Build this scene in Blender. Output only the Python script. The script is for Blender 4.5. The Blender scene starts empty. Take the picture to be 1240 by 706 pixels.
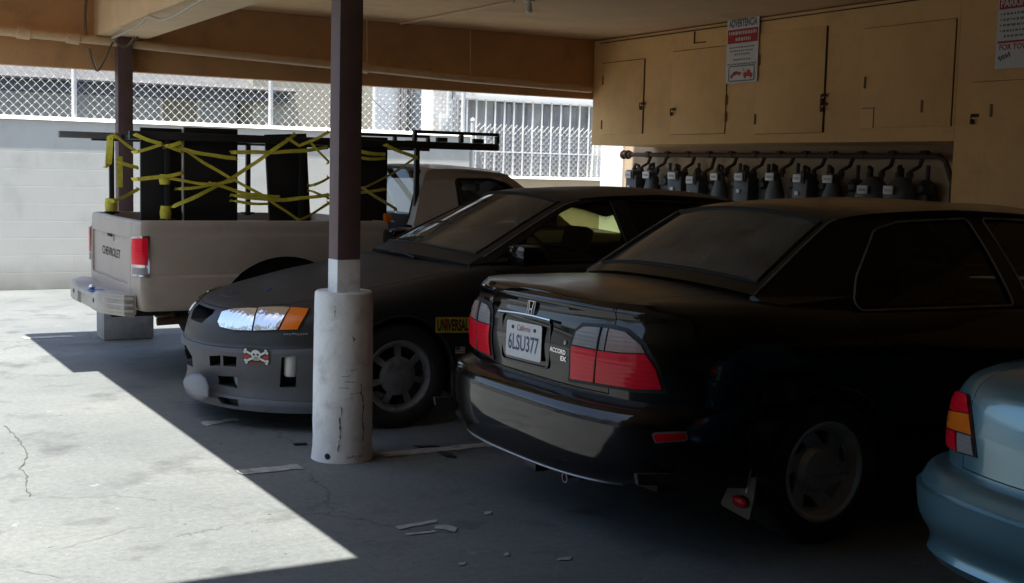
import bpy, bmesh, math, random
from mathutils import Vector, Matrix, geometry
from mathutils.bvhtree import BVHTree
R = math.radians
PI = math.pi
random.seed(7)
scene = bpy.context.scene
COL = scene.collection
W = bpy.data.worlds.new("World"); scene.world = W; W.use_nodes = True

# ------------------------------------------------------------------ camera
F = 1519.0                       # focal length in pixels of a 1240 px wide frame
CR = Vector((0.86941727, -0.49348274, 0.02425675))
CU = Vector((0.02598349, 0.09469434, 0.99516724))
CW = Vector((0.49339484, 0.86458531, -0.0951513))
CP = Vector((0, 0, 1.5))
cd = bpy.data.cameras.new("camera"); cam = bpy.data.objects.new("camera", cd); COL.objects.link(cam)
cd.sensor_width = 36; cd.lens = F / 1240 * 36; cd.clip_end = 500; cd.clip_start = 0.05
mw = Matrix((CR, CU, -CW)).transposed().to_4x4(); mw.translation = CP
cam.matrix_world = mw
scene.camera = cam

def pray(x, y):
    return (CR * ((x - 620) / F) - CU * ((y - 353) / F) + CW)
def on(x, y, axis, val):
    d = pray(x, y); t = (val - CP[axis]) / d[axis]
    return CP + d * t

# ------------------------------------------------------------------ materials
def nodes_of(name):
    m = bpy.data.materials.new(name); m.use_nodes = True
    nt = m.node_tree
    return m, nt, nt.nodes["Principled BSDF"]
def N(nt, t, **kw):
    n = nt.nodes.new(t)
    for k, v in kw.items():
        if k in n.inputs: n.inputs[k].default_value = v
        else: setattr(n, k, v)
    return n
def c4(c): return (c[0], c[1], c[2], 1)
def srgb(r, g, b):
    f = lambda v: (v/255/12.92) if v/255 <= .04045 else ((v/255+.055)/1.055)**2.4
    return (f(r), f(g), f(b))
def mat(name, col, rough=.5, metal=0., var=.12, scale=4., bump=0., bscale=40., spec=.5, coat=0., dirt=None, dirtamt=.4, dirtscale=2.5, dust=None, dustamt=.5, rvar=.1):
    m, nt, b = nodes_of(name)
    tc = N(nt, "ShaderNodeTexCoord"); L = nt.links.new
    nz = N(nt, "ShaderNodeTexNoise", Scale=scale, Detail=6.0, Roughness=.65); L(tc.outputs["Object"], nz.inputs["Vector"])
    mr = N(nt, "ShaderNodeMapRange"); mr.inputs["From Min"].default_value = .3; mr.inputs["From Max"].default_value = .7
    mr.inputs["To Min"].default_value = 1 - var; mr.inputs["To Max"].default_value = 1 + var
    L(nz.outputs["Fac"], mr.inputs["Value"])
    mx = N(nt, "ShaderNodeMix", data_type="RGBA", blend_type="MULTIPLY"); mx.inputs[0].default_value = 1
    mx.inputs[6].default_value = c4(col); L(mr.outputs[0], mx.inputs[7])
    out = mx.outputs[2]
    if dirt:
        n2 = N(nt, "ShaderNodeTexNoise", Scale=dirtscale, Detail=9.0, Roughness=.7); L(tc.outputs["Object"], n2.inputs["Vector"])
        r2 = N(nt, "ShaderNodeMapRange"); r2.inputs["From Min"].default_value = .52; r2.inputs["From Max"].default_value = .68
        r2.inputs["To Max"].default_value = dirtamt; L(n2.outputs["Fac"], r2.inputs["Value"])
        m2 = N(nt, "ShaderNodeMix", data_type="RGBA"); L(r2.outputs[0], m2.inputs[0]); L(out, m2.inputs[6]); m2.inputs[7].default_value = c4(dirt)
        out = m2.outputs[2]
    rr = N(nt, "ShaderNodeMapRange"); rr.inputs["From Min"].default_value = .3; rr.inputs["From Max"].default_value = .7
    rr.inputs["To Min"].default_value = max(.02, rough - rvar*rough); rr.inputs["To Max"].default_value = min(1, rough + rvar*rough); L(nz.outputs["Fac"], rr.inputs["Value"])
    rout = rr.outputs[0]
    if dust:      # settled dust on up-facing faces of the body
        g = N(nt, "ShaderNodeNewGeometry"); sp = N(nt, "ShaderNodeSeparateXYZ"); L(g.outputs["Normal"], sp.inputs[0])
        n3 = N(nt, "ShaderNodeTexNoise", Scale=7.0, Detail=8.0, Roughness=.7); L(tc.outputs["Object"], n3.inputs["Vector"])
        ma = N(nt, "ShaderNodeMapRange"); ma.inputs["From Min"].default_value = .72; ma.inputs["From Max"].default_value = .98; L(sp.outputs[2], ma.inputs["Value"])
        mb = N(nt, "ShaderNodeMapRange"); mb.inputs["From Min"].default_value = .25; mb.inputs["From Max"].default_value = .75
        mb.inputs["To Min"].default_value = dustamt*.55; mb.inputs["To Max"].default_value = dustamt; L(n3.outputs["Fac"], mb.inputs["Value"])
        mm = N(nt, "ShaderNodeMath", operation="MULTIPLY"); L(ma.outputs[0], mm.inputs[0]); L(mb.outputs[0], mm.inputs[1])
        m3 = N(nt, "ShaderNodeMix", data_type="RGBA"); L(mm.outputs[0], m3.inputs[0]); L(out, m3.inputs[6]); m3.inputs[7].default_value = c4(dust)
        out = m3.outputs[2]
        m4 = N(nt, "ShaderNodeMix"); L(mm.outputs[0], m4.inputs[0]); L(rout, m4.inputs[2]); m4.inputs[3].default_value = .75
        rout = m4.outputs[0]
    L(out, b.inputs["Base Color"]); L(rout, b.inputs["Roughness"])
    b.inputs["Metallic"].default_value = metal; b.inputs["Specular IOR Level"].default_value = spec; b.inputs["Coat Weight"].default_value = coat
    b.inputs["Coat Roughness"].default_value = .05
    if bump:
        n4 = N(nt, "ShaderNodeTexNoise", Scale=bscale, Detail=5.0); L(tc.outputs["Object"], n4.inputs["Vector"])
        bp = N(nt, "ShaderNodeBump", Strength=bump, Distance=.01); L(n4.outputs["Fac"], bp.inputs["Height"]); L(bp.outputs[0], b.inputs["Normal"])
    return m
def glass(name, tint, dirtcol=(.2,.19,.17), dirt=.06, refl=1.0):
    m = bpy.data.materials.new(name); m.use_nodes = True; nt = m.node_tree; nt.nodes.clear(); L = nt.links.new
    o = N(nt, "ShaderNodeOutputMaterial"); tr = N(nt, "ShaderNodeBsdfTransparent"); tr.inputs[0].default_value = c4(tint)
    df = N(nt, "ShaderNodeBsdfDiffuse"); df.inputs[0].default_value = c4(dirtcol)
    tc = N(nt, "ShaderNodeTexCoord"); nz = N(nt, "ShaderNodeTexNoise", Scale=5.0, Detail=7.0); L(tc.outputs["Object"], nz.inputs["Vector"])
    mr = N(nt, "ShaderNodeMapRange"); mr.inputs["From Min"].default_value = .3; mr.inputs["From Max"].default_value = .75
    mr.inputs["To Min"].default_value = dirt*.5; mr.inputs["To Max"].default_value = dirt*1.5; L(nz.outputs["Fac"], mr.inputs["Value"])
    mx = N(nt, "ShaderNodeMixShader"); L(mr.outputs[0], mx.inputs[0]); L(tr.outputs[0], mx.inputs[1]); L(df.outputs[0], mx.inputs[2])
    gl = N(nt, "ShaderNodeBsdfGlossy", Roughness=.03); gl.inputs[0].default_value = (refl, refl, refl, 1)
    fr = N(nt, "ShaderNodeFresnel", IOR=1.48)
    m2 = N(nt, "ShaderNodeMixShader"); L(fr.outputs[0], m2.inputs[0]); L(mx.outputs[0], m2.inputs[1]); L(gl.outputs[0], m2.inputs[2])
    L(m2.outputs[0], o.inputs[0]); return m
def lens(name, col, rough=.08, ribs=60.):
    m, nt, b = nodes_of(name); L = nt.links.new
    tc = N(nt, "ShaderNodeTexCoord")
    wv = N(nt, "ShaderNodeTexWave", Scale=ribs, Distortion=.6); wv.bands_direction = 'Z'; L(tc.outputs["Object"], wv.inputs["Vector"])
    mr = N(nt, "ShaderNodeMapRange"); mr.inputs["To Min"].default_value = .95; mr.inputs["To Max"].default_value = 1.05; L(wv.outputs["Fac"], mr.inputs["Value"])
    mx = N(nt, "ShaderNodeMix", data_type="RGBA", blend_type="MULTIPLY"); mx.inputs[0].default_value = 1; mx.inputs[6].default_value = c4(col); L(mr.outputs[0], mx.inputs[7])
    L(mx.outputs[2], b.inputs["Base Color"]); b.inputs["Roughness"].default_value = rough; b.inputs["Specular IOR Level"].default_value = .3
    bp = N(nt, "ShaderNodeBump", Strength=.10, Distance=.003); L(wv.outputs["Fac"], bp.inputs["Height"]); L(bp.outputs[0], b.inputs["Normal"])
    return m

def reflector(name, col):
    m, nt, b = nodes_of(name); L = nt.links.new
    tc = N(nt, "ShaderNodeTexCoord"); vo = N(nt, "ShaderNodeTexWave", Scale=9.0, Distortion=.4); vo.bands_direction = 'Y'; L(tc.outputs["Object"], vo.inputs["Vector"])
    nz = N(nt, "ShaderNodeTexNoise", Scale=9.0, Detail=3.0); L(tc.outputs["Object"], nz.inputs["Vector"])
    ad = N(nt, "ShaderNodeMath", operation="ADD"); mu = N(nt, "ShaderNodeMath", operation="MULTIPLY"); mu.inputs[1].default_value = .12; L(vo.outputs["Fac"], mu.inputs[0]); L(mu.outputs[0], ad.inputs[0]); L(nz.outputs["Fac"], ad.inputs[1])
    bp = N(nt, "ShaderNodeBump", Strength=.55, Distance=.02); L(ad.outputs[0], bp.inputs["Height"]); L(bp.outputs[0], b.inputs["Normal"])
    b.inputs["Base Color"].default_value = c4(col); b.inputs["Metallic"].default_value = .85; b.inputs["Roughness"].default_value = .16; b.inputs["Coat Weight"].default_value = 1.; b.inputs["Coat Roughness"].default_value = .04
    return m

def ground_mat():
    m, nt, b = nodes_of("worn_concrete"); L = nt.links.new
    tc = N(nt, "ShaderNodeTexCoord"); V = tc.outputs["Object"]
    def noise(s, d=6., r=.6, v=V):
        n = N(nt, "ShaderNodeTexNoise", Scale=s, Detail=d, Roughness=r); L(v, n.inputs["Vector"]); return n.outputs["Fac"]
    def rng(x, a, b_, c, d):
        q = N(nt, "ShaderNodeMapRange"); q.inputs["From Min"].default_value = a; q.inputs["From Max"].default_value = b_
        q.inputs["To Min"].default_value = c; q.inputs["To Max"].default_value = d; L(x, q.inputs["Value"]); return q.outputs[0]
    def mixc(f, a, c, mode="MIX"):
        q = N(nt, "ShaderNodeMix", data_type="RGBA", blend_type=mode)
        if isinstance(f, float): q.inputs[0].default_value = f
        else: L(f, q.inputs[0])
        for i, s in ((6, a), (7, c)):
            if isinstance(s, tuple): q.inputs[i].default_value = c4(s)
            else: L(s, q.inputs[i])
        return q.outputs[2]
    col = mixc(rng(noise(.55, 7., .62), .36, .66, 0, 1), (.105, .117, .121), (.152, .164, .162))
    # long streaks along the driveway
    mp = N(nt, "ShaderNodeMapping"); L(V, mp.inputs[0]); mp.inputs["Scale"].default_value = (.9, 3.2, 1)
    col = mixc(rng(noise(1.3, 8., .7, mp.outputs[0]), .55, .72, 0, .5), col, (.088, .092, .094))
    # grain and pale pits
    col = mixc(rng(noise(38., 4., .8), .35, .72, .86, 1.16), (0, 0, 0), col, "MIX") if False else mixc(1.0, col, rng(noise(30., 8., .85), .3, .72, .66, 1.28), "MULTIPLY")
    col = mixc(rng(noise(9., 3., .5), .70, .74, 0, .45), col, (.24, .245, .235))
    col = mixc(rng(noise(55., 2., .4), .70, .74, 0, .55), col, (.03, .03, .03))
    col = mixc(rng(noise(62., 2., .4), .72, .75, 0, .6), col, (.30, .30, .29))
    # oil drips under the stalls
    col = mixc(rng(noise(2.1, 6., .62), .55, .70, 0, .8), col, (.048, .050, .054))
    col = mixc(rng(noise(14., 3., .5), .715, .74, 0, .8), col, (.03, .03, .03))
    # hairline cracks
    wn = N(nt, "ShaderNodeTexNoise", Scale=1.6, Detail=8.0, Roughness=.7); L(V, wn.inputs["Vector"])
    av = N(nt, "ShaderNodeVectorMath", operation="MULTIPLY_ADD"); L(wn.outputs["Color"], av.inputs[0]); av.inputs[1].default_value = (.55, .55, 0); L(V, av.inputs[2])
    vo = N(nt, "ShaderNodeTexVoronoi", Scale=.33); vo.feature = 'DISTANCE_TO_EDGE'; L(av.outputs[0], vo.inputs["Vector"])
    cr = rng(vo.outputs["Distance"], .0, .0035, 1, 0)
    gate = rng(noise(.8, 2.), .46, .54, 0, .7)
    mu = N(nt, "ShaderNodeMath", operation="MULTIPLY"); L(cr, mu.inputs[0]); L(gate, mu.inputs[1])
    col = mixc(mu.outputs[0], col, (.028, .028, .027))
    L(col, b.inputs["Base Color"])
    L(rng(noise(3.), .3, .7, .62, .9), b.inputs["Roughness"])
    bp = N(nt, "ShaderNodeBump", Strength=.35, Distance=.004); L(noise(70., 5., .7), bp.inputs["Height"]); L(bp.outputs[0], b.inputs["Normal"])
    return m
def block_mat(name, col, bw=.40, bh=.20, mortar=(.40,.40,.37)):
    m, nt, b = nodes_of(name); L = nt.links.new
    tc = N(nt, "ShaderNodeTexCoord"); sp = N(nt, "ShaderNodeSeparateXYZ"); L(tc.outputs["Object"], sp.inputs[0])
    cb = N(nt, "ShaderNodeCombineXYZ"); L(sp.outputs[0], cb.inputs[0]); L(sp.outputs[2], cb.inputs[1])
    br = N(nt, "ShaderNodeTexBrick"); L(cb.outputs[0], br.inputs["Vector"]); br.inputs["Scale"].default_value = 1
    br.inputs["Brick Width"].default_value = bw; br.inputs["Row Height"].default_value = bh; br.inputs["Mortar Size"].default_value = .005
    br.inputs["Mortar Smooth"].default_value = .6
    br.inputs["Color1"].default_value = c4(col); br.inputs["Color2"].default_value = c4([v*.94 for v in col]); br.inputs["Mortar"].default_value = c4(mortar)
    nz = N(nt, "ShaderNodeTexNoise", Scale=1.7, Detail=8.0, Roughness=.65); L(tc.outputs["Object"], nz.inputs["Vector"])
    mr = N(nt, "ShaderNodeMapRange"); mr.inputs["From Min"].default_value = .3; mr.inputs["From Max"].default_value = .7; mr.inputs["To Min"].default_value = .82; mr.inputs["To Max"].default_value = 1.06; L(nz.outputs["Fac"], mr.inputs["Value"])
    mx = N(nt, "ShaderNodeMix", data_type="RGBA", blend_type="MULTIPLY"); mx.inputs[0].default_value = 1; L(br.outputs["Color"], mx.inputs[6]); L(mr.outputs[0], mx.inputs[7])
    # worn joints: paint hides most of the mortar
    n2 = N(nt, "ShaderNodeTexNoise", Scale=3.0, Detail=4.0); L(tc.outputs["Object"], n2.inputs["Vector"])
    r2 = N(nt, "ShaderNodeMapRange"); r2.inputs["From Min"].default_value = .42; r2.inputs["From Max"].default_value = .62; L(n2.outputs["Fac"], r2.inputs["Value"])
    m2 = N(nt, "ShaderNodeMix", data_type="RGBA"); m2.inputs[6].default_value = c4([v*.96 for v in col]); L(r2.outputs[0], m2.inputs[0]); L(mx.outputs[2], m2.inputs[7])
    # splashed dirt in the lowest course
    r3 = N(nt, "ShaderNodeMapRange"); r3.inputs["From Min"].default_value = .0; r3.inputs["From Max"].default_value = .35; r3.inputs["To Min"].default_value = 1.25; r3.inputs["To Max"].default_value = 0.; L(sp.outputs[2], r3.inputs["Value"])
    mm = N(nt, "ShaderNodeMath", operation="MULTIPLY"); L(r3.outputs[0], mm.inputs[0]); L(nz.outputs["Fac"], mm.inputs[1])
    m3 = N(nt, "ShaderNodeMix", data_type="RGBA"); L(mm.outputs[0], m3.inputs[0]); L(m2.outputs[2], m3.inputs[6]); m3.inputs[7].default_value = (.2, .19, .17, 1)
    L(m3.outputs[2], b.inputs["Base Color"]); b.inputs["Roughness"].default_value = .85
    bp = N(nt, "ShaderNodeBump", Strength=.15, Distance=.006); L(br.outputs["Fac"], bp.inputs["Height"]); bp.invert = True; L(bp.outputs[0], b.inputs["Normal"])
    return m

MAT = {}
def build_mats():
    M = MAT
    M['ground'] = ground_mat()
    M['block'] = block_mat("painted_block", (.60, .60, .57), mortar=(.55,.55,.525))
    M['paintline'] = mat("worn_white_paint", (.36, .35, .33), .8, var=.25, scale=20, dirt=(.14,.145,.15), dirtamt=.9, dirtscale=14)
    M['valance'] = mat("dusty_black_valance", (.035, .034, .034), .6)
    M['peel'] = mat("bare_rusty_patch", (.20, .17, .145), .9, var=.35, scale=30)
    M['crack'] = mat("crack_dirt", (.07, .07, .067), .95)
    M['ceil'] = mat("beige_stucco_ceiling", (.72, .48, .265), .9, var=.10, scale=2, bump=.4, bscale=60, dirt=(.28,.21,.14), dirtamt=.35, dirtscale=1.5)
    M['beam'] = mat("tan_painted_beam", (.56, .315, .145), .8, var=.10, scale=3, bump=.2, bscale=30, dirt=(.25,.15,.08), dirtamt=.4)
    M['header'] = mat("pale_tan_beam", (.68, .49, .30), .8, var=.10, scale=3, bump=.2, bscale=30)
    M['locker'] = mat("tan_painted_plywood", (.82, .495, .20), .7, var=.13, scale=2.2, bump=.12, bscale=25, dirt=(.50,.29,.12), dirtamt=.5, dirtscale=2.2)
    M['gapdark'] = mat("dark_gap", (.03, .022, .015), .9)
    M['wallbeige'] = mat("beige_stucco_wall", (.56, .43, .28), .9, var=.08, scale=3, bump=.4, bscale=70)
    M['white'] = mat("white_stucco", (.78, .77, .74), .85, var=.06, scale=3, bump=.2, bscale=50)
    M['greywall'] = mat("grey_beige_stucco", (.40, .37, .29), .9, var=.08, scale=3)
    M['bluegrey'] = mat("pale_blue_stucco", (.60, .64, .68), .9, var=.06, scale=3)
    M['roofgrey'] = mat("grey_roofing", (.17, .17, .175), .9, var=.25, scale=9)
    M['eave'] = mat("grey_eave_boards", (.10, .10, .105), .8)
    M['postpaint'] = mat("maroon_post_paint", (.115, .070, .074), .55, var=.2, scale=6, dirt=(.19,.14,.14), dirtamt=.35, dirtscale=5)
    M['postwhite'] = mat("chipped_white_paint", (.84, .86, .85), .7, var=.1, scale=5, dirt=(.40,.38,.36), dirtamt=.5, dirtscale=6.5, bump=.4, bscale=22)
    M['concrete'] = mat("dirty_concrete", (.34, .33, .31), .9, var=.2, scale=6, bump=.5, bscale=30, dirt=(.12,.11,.10), dirtamt=.6)
    M['rooflt'] = mat("weathered_grey_roof", (.075, .075, .078), .9, var=.3, scale=6)
    M['hinge'] = mat("painted_hinge", (.26, .165, .075), .7)
    M['galv'] = mat("galvanised_steel", (.62, .63, .64), .45, .35, var=.15, scale=12)
    M['wire'] = mat("fence_wire", (.50, .50, .49), .5, .2, var=.1)
    M['whitemetal'] = mat("white_iron", (.80, .80, .78), .5, var=.06)
    M['pipe'] = mat("tan_painted_pipe", (.66, .46, .28), .6, var=.12, scale=8)
    M['rust'] = mat("rusty_iron_pipe", (.085, .05, .035), .75, .2, var=.35, scale=14)
    M['meter'] = mat("grey_meter_paint", (.085, .095, .102), .5, var=.15, scale=9, dirt=(.07,.07,.07), dirtamt=.5)
    M['meterdark'] = mat("dark_meter_paint", (.03, .032, .035), .55, var=.2, scale=9)
    M['plate_w'] = mat("white_plate", (.70, .70, .68), .4, var=.05)
    M['cable'] = mat("dusty_cable", (.12, .09, .065), .7, var=.3)
    M['cablepale'] = mat("pale_cable", (.42, .36, .28), .6)
    M['rubber'] = mat("tyre_rubber", (.022, .022, .023), .82, var=.2, scale=14, dirt=(.05,.047,.043), dirtamt=.5, dirtscale=5)
    M['blk'] = mat("black_plastic", (.012, .012, .013), .5, var=.2)
    M['seal'] = mat("black_seal", (.006, .006, .006), .6)
    M['wellblk'] = mat("underbody_black", (.008, .008, .008), .9)
    M['gloss'] = mat("gloss_black_paint", (.0035, .0034, .0034), .07, var=.2, scale=3, spec=.5, dust=(.11,.09,.075), dustamt=.26, rvar=.6)
    M['matteblk'] = mat("satin_black_primer", (.014, .014, .015), .44, var=.2, scale=3, dust=(.10,.095,.09), dustamt=.30)
    M['primer'] = mat("matte_grey_primer", (.082, .083, .090), .62, var=.15, scale=4, dirt=(.12,.118,.115), dirtamt=.4, dirtscale=6)
    M['chin'] = mat("blue_grey_primer", (.115, .125, .145), .6, var=.15)
    M['lipgrey'] = mat("grey_plastic_lip", (.17, .18, .20), .6, var=.1)
    M['blue'] = mat("blue_metallic_paint", (.13, .275, .335), .30, .45, var=.05, scale=2, coat=.9)
    M['bluetrim'] = mat("blue_grey_bumper", (.14, .22, .26), .42, .2, var=.08, scale=4)
    M['truck'] = mat("faded_beige_paint", (.42, .355, .30), .45, .0, var=.06, scale=2, coat=.15, dirt=(.27,.23,.19), dirtamt=.4, dirtscale=3)
    M['bumper_t'] = mat("beige_painted_steel", (.42, .385, .34), .5, var=.12, scale=7, dirt=(.2,.17,.13), dirtamt=.4)
    M['chrome'] = mat("dull_chrome", (.62, .62, .63), .18, 1., var=.1)
    M['alloy'] = mat("brake_dusted_alloy", (.34, .34, .345), .38, .5, var=.25, scale=12, dirt=(.06,.055,.05), dirtamt=.6, dirtscale=8)
    M['alloyb'] = mat("polished_alloy", (.52, .51, .50), .30, .45, var=.12, scale=12, dirt=(.12,.11,.10), dirtamt=.35, dirtscale=8)
    M['seat'] = mat("charcoal_seat_cloth", (.035, .036, .038), .95, var=.2, scale=30)
    M['dash'] = mat("dark_dashboard", (.02, .02, .021), .7)
    M['glassd'] = glass("tinted_car_glass", (.66, .67, .64), (.14,.13,.12), .035)
    M['glassw'] = glass("dusty_windscreen", (.34, .36, .34), (.24,.225,.20), .34)
    M['glasst'] = glass("truck_glass", (.58, .60, .60), (.2,.2,.2), .05)
    M['glassc'] = glass("side_glass", (.66, .72, .50), (.2,.2,.18), .03)
    M['red'] = lens("red_lens", (.80, .010, .030), .12, 16.); M['amber'] = lens("amber_lens", (.85, .20, .018)); M['clear'] = lens("clear_lens", (.30, .29, .29), .10, 20.); M['headl'] = reflector("faceted_headlight", (.80, .86, .92)); M['headl2'] = reflector("faceted_side_lamp", (.62, .63, .66)); M['pinkclear'] = lens("clear_over_amber_lens", (.38, .27, .235), .10, 20.)
    M['flap'] = mat("grimy_steel_flap", (.10, .09, .08), .5, .3, var=.3, scale=14)
    M['strap'] = mat("yellow_webbing", (.66, .58, .06), .75, var=.2, scale=25)
    M['strapdull'] = mat("faded_yellow_webbing", (.48, .42, .10), .8, var=.25, scale=25)
    M['board'] = mat("black_board", (.009, .008, .009), .7, var=.2)
    M['rackblk'] = mat("black_rack_steel", (.018, .018, .019), .45, .0, var=.2)
    M['rackgrey'] = mat("grey_rack_steel", (.17, .17, .18), .5, .3, var=.2)
    M['signw'] = mat("white_sign", (.68, .68, .66), .5, var=.05)
    M['signred'] = mat("red_sign_ink", (.42, .02, .022), .5, var=.08)
    M['signpur'] = mat("dark_sign_ink", (.06, .045, .10), .5)
    M['ink'] = mat("dark_ink", (.03, .035, .06), .5)
    M['inkblk'] = mat("black_ink", (.008, .008, .008), .5)
    M['yellow'] = mat("yellow_sticker", (.62, .44, .05), .5, var=.05)
    M['plateblue'] = mat("navy_plate_ink", (.03, .05, .16), .5)
    M['curtain'] = mat("grey_curtain", (.33, .34, .36), .9, var=.2, scale=3)
    M['winpane'] = mat("dim_window_glass", (.36, .37, .39), .12, var=.35, scale=1.5)
    M['bark'] = mat("bark", (.10, .075, .05), .9, var=.3, scale=8)
    M['leaf'] = mat("leaves", (.06, .10, .03), .7, var=.35, scale=3)
    M['bulb'] = mat("white_socket", (.6, .57, .5), .4)
    M['jug'] = mat("white_plastic_tank", (.62, .62, .60), .4, var=.06)
    M['paper'] = mat("white_paper", (.66, .67, .70), .8)
    M['bluechip'] = mat("blue_tape", (.03, .13, .40), .5)
    M['flagred'] = mat("faded_red_ink", (.36, .08, .09), .6); M['flagblue'] = mat("faded_blue_ink", (.06, .08, .22), .6)
build_mats()

# ------------------------------------------------------------------ object helpers
def link(o, parent=None):
    COL.objects.link(o)
    if parent: o.parent = parent
    return o
def tag(o, label=None, cat=None, group=None, kind=None):
    if label: o['label'] = label
    if cat: o['category'] = cat
    if group: o['group'] = group
    if kind: o['kind'] = kind
    return o
def empty(name, loc=(0,0,0), rz=0., label=None, cat=None, group=None):
    o = bpy.data.objects.new(name, None); COL.objects.link(o); o.location = loc; o.rotation_euler = (0, 0, rz)
    o.empty_display_size = .2
    return tag(o, label, cat, group)
def finish(me, m, smooth=True, ang=32):
    if m is not None and not me.materials: me.materials.append(m)
    if smooth:
        me.polygons.foreach_set("use_smooth", [True]*len(me.polygons)); me.set_sharp_from_angle(angle=R(ang))
    me.update()
def mk(name, vs, fs, m, parent=None, smooth=True, ang=32, loc=None):
    me = bpy.data.meshes.new(name); me.from_pydata([tuple(v) for v in vs], [], fs); me.validate()
    finish(me, m, smooth, ang)
    o = bpy.data.objects.new(name, me); link(o, parent)
    if loc: o.location = loc
    return o
class MB:
    """collects shapes into one mesh"""
    def __init__(s): s.v = []; s.f = []
    def add(s, vs, fs):
        k = len(s.v); s.v += [Vector(v) for v in vs]; s.f += [tuple(i+k for i in f) for f in fs]; return s
    def box(s, a, b, M=None, bev=0.):
        x0,y0,z0 = a; x1,y1,z1 = b
        if bev > 0:
            bm = bmesh.new(); bmesh.ops.create_cube(bm, size=1)
            for v in bm.verts:
                v.co = Vector((x0+(v.co.x+.5)*(x1-x0), y0+(v.co.y+.5)*(y1-y0), z0+(v.co.z+.5)*(z1-z0)))
            bmesh.ops.bevel(bm, geom=bm.edges[:], offset=bev, segments=2, affect='EDGES', profile=.6)
            bm.verts.index_update()
            vs = [v.co.copy() for v in bm.verts]; fs = [tuple(v.index for v in f.verts) for f in bm.faces]; bm.free()
        else:
            vs = [Vector(p) for p in ((x0,y0,z0),(x1,y0,z0),(x1,y1,z0),(x0,y1,z0),(x0,y0,z1),(x1,y0,z1),(x1,y1,z1),(x0,y1,z1))]
            fs = [(0,3,2,1),(4,5,6,7),(0,1,5,4),(1,2,6,5),(2,3,7,6),(3,0,4,7)]
        if M: vs = [M @ v for v in vs]
        return s.add(vs, fs)
    def tube(s, pts, r, n=8, closed=False, cap=True, ell=None):
        pts = [Vector(p) for p in pts]; m = len(pts); rings = []; up = Vector((0,0,1)); prev = None
        for i, p in enumerate(pts):
            a = pts[i-1] if (i > 0 or closed) else p; b = pts[(i+1) % m] if (i < m-1 or closed) else p
            t = (b-a)
            if t.length < 1e-9: t = Vector((1,0,0))
            t.normalize()
            if prev is None:
                q = up if abs(t.z) < .9 else Vector((1,0,0)); s1 = t.cross(q).normalized()
            else:
                s1 = prev - t*prev.dot(t)
                s1 = s1.normalized() if s1.length > 1e-6 else t.orthogonal().normalized()
            prev = s1; s2 = t.cross(s1)
            rr = r[i] if isinstance(r, (list, tuple)) else r
            e1, e2 = ell if ell else (1, 1)
            rings.append([p + (s1*math.cos(2*PI*k/n)*e1 + s2*math.sin(2*PI*k/n)*e2)*rr for k in range(n)])
        vs = [v for g in rings for v in g]; fs = []
        for i in range(m if closed else m-1):
            j = (i+1) % m
            for k in range(n): fs.append((i*n+k, i*n+(k+1)%n, j*n+(k+1)%n, j*n+k))
        if cap and not closed: fs.append(tuple(range(n-1,-1,-1))); fs.append(tuple((m-1)*n+k for k in range(n)))
        return s.add(vs, fs)
    def ribbon(s, pts, nrm, w, th=.003):
        """flat band through pts lying against normal nrm"""
        pts = [Vector(p) for p in pts]; nrm = Vector(nrm); vs = []; fs = []
        for i, p in enumerate(pts):
            a = pts[max(i-1,0)]; b = pts[min(i+1,len(pts)-1)]; t = (b-a).normalized(); sd = t.cross(nrm).normalized()*(w/2)
            vs += [p-sd, p+sd, p+sd+nrm*th, p-sd+nrm*th]
        for i in range(len(pts)-1):
            for k in range(4): fs.append((i*4+k, i*4+(k+1)%4, (i+1)*4+(k+1)%4, (i+1)*4+k))
        fs.append((3,2,1,0)); q = (len(pts)-1)*4; fs.append((q,q+1,q+2,q+3))
        return s.add(vs, fs)
    def lathe(s, prof, n=32, axis='z', M=None, closed=False):
        vs = []; fs = []; m = len(prof)
        for i in range(n):
            a = 2*PI*i/n
            for (r_, h) in prof:
                p = (r_*math.cos(a), r_*math.sin(a), h) if axis == 'z' else (r_*math.cos(a), h, r_*math.sin(a))
                vs.append(Vector(p))
        mm = m if closed else m-1
        for i in range(n):
            j = (i+1) % n
            for k in range(mm):
                k2 = (k+1) % m
                fs.append((i*m+k, j*m+k, j*m+k2, i*m+k2))
        if M: vs = [M @ v for v in vs]
        return s.add(vs, fs)
    def prism(s, poly, d, M):
        """2D poly extruded from 0 to d along local z, then M"""
        n = len(poly); vs = [M @ Vector((p[0],p[1],0)) for p in poly]+[M @ Vector((p[0],p[1],d)) for p in poly]
        fs = [tuple(range(n-1,-1,-1)), tuple(range(n,2*n))]+[(i,(i+1)%n,n+(i+1)%n,n+i) for i in range(n)]
        return s.add(vs, fs)
    def build(s, name, m, parent=None, smooth=True, ang=32, loc=None, fixn=False):
        o = mk(name, s.v, s.f, m, parent, smooth, ang, loc)
        if fixn: recalc(o.data)
        return o
def recalc(me):
    bm = bmesh.new(); bm.from_mesh(me); bmesh.ops.recalc_face_normals(bm, faces=bm.faces); bm.to_mesh(me); bm.free(); me.update()
def XZ(y):  return Matrix(((1,0,0,0),(0,0,1,y),(0,1,0,0),(0,0,0,1)))      # 2D (x,z) -> extrude +y
def YZ(x):  return Matrix(((0,0,1,x),(1,0,0,0),(0,1,0,0),(0,0,0,1)))      # 2D (y,z) -> extrude +x
def frame_m(o, right, up):
    r_ = Vector(right).normalized(); u_ = Vector(up); u_ = (u_ - r_*u_.dot(r_)).normalized(); n_ = r_.cross(u_)
    m = Matrix((r_, u_, n_)).transposed().to_4x4(); m.translation = Vector(o); return m
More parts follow.
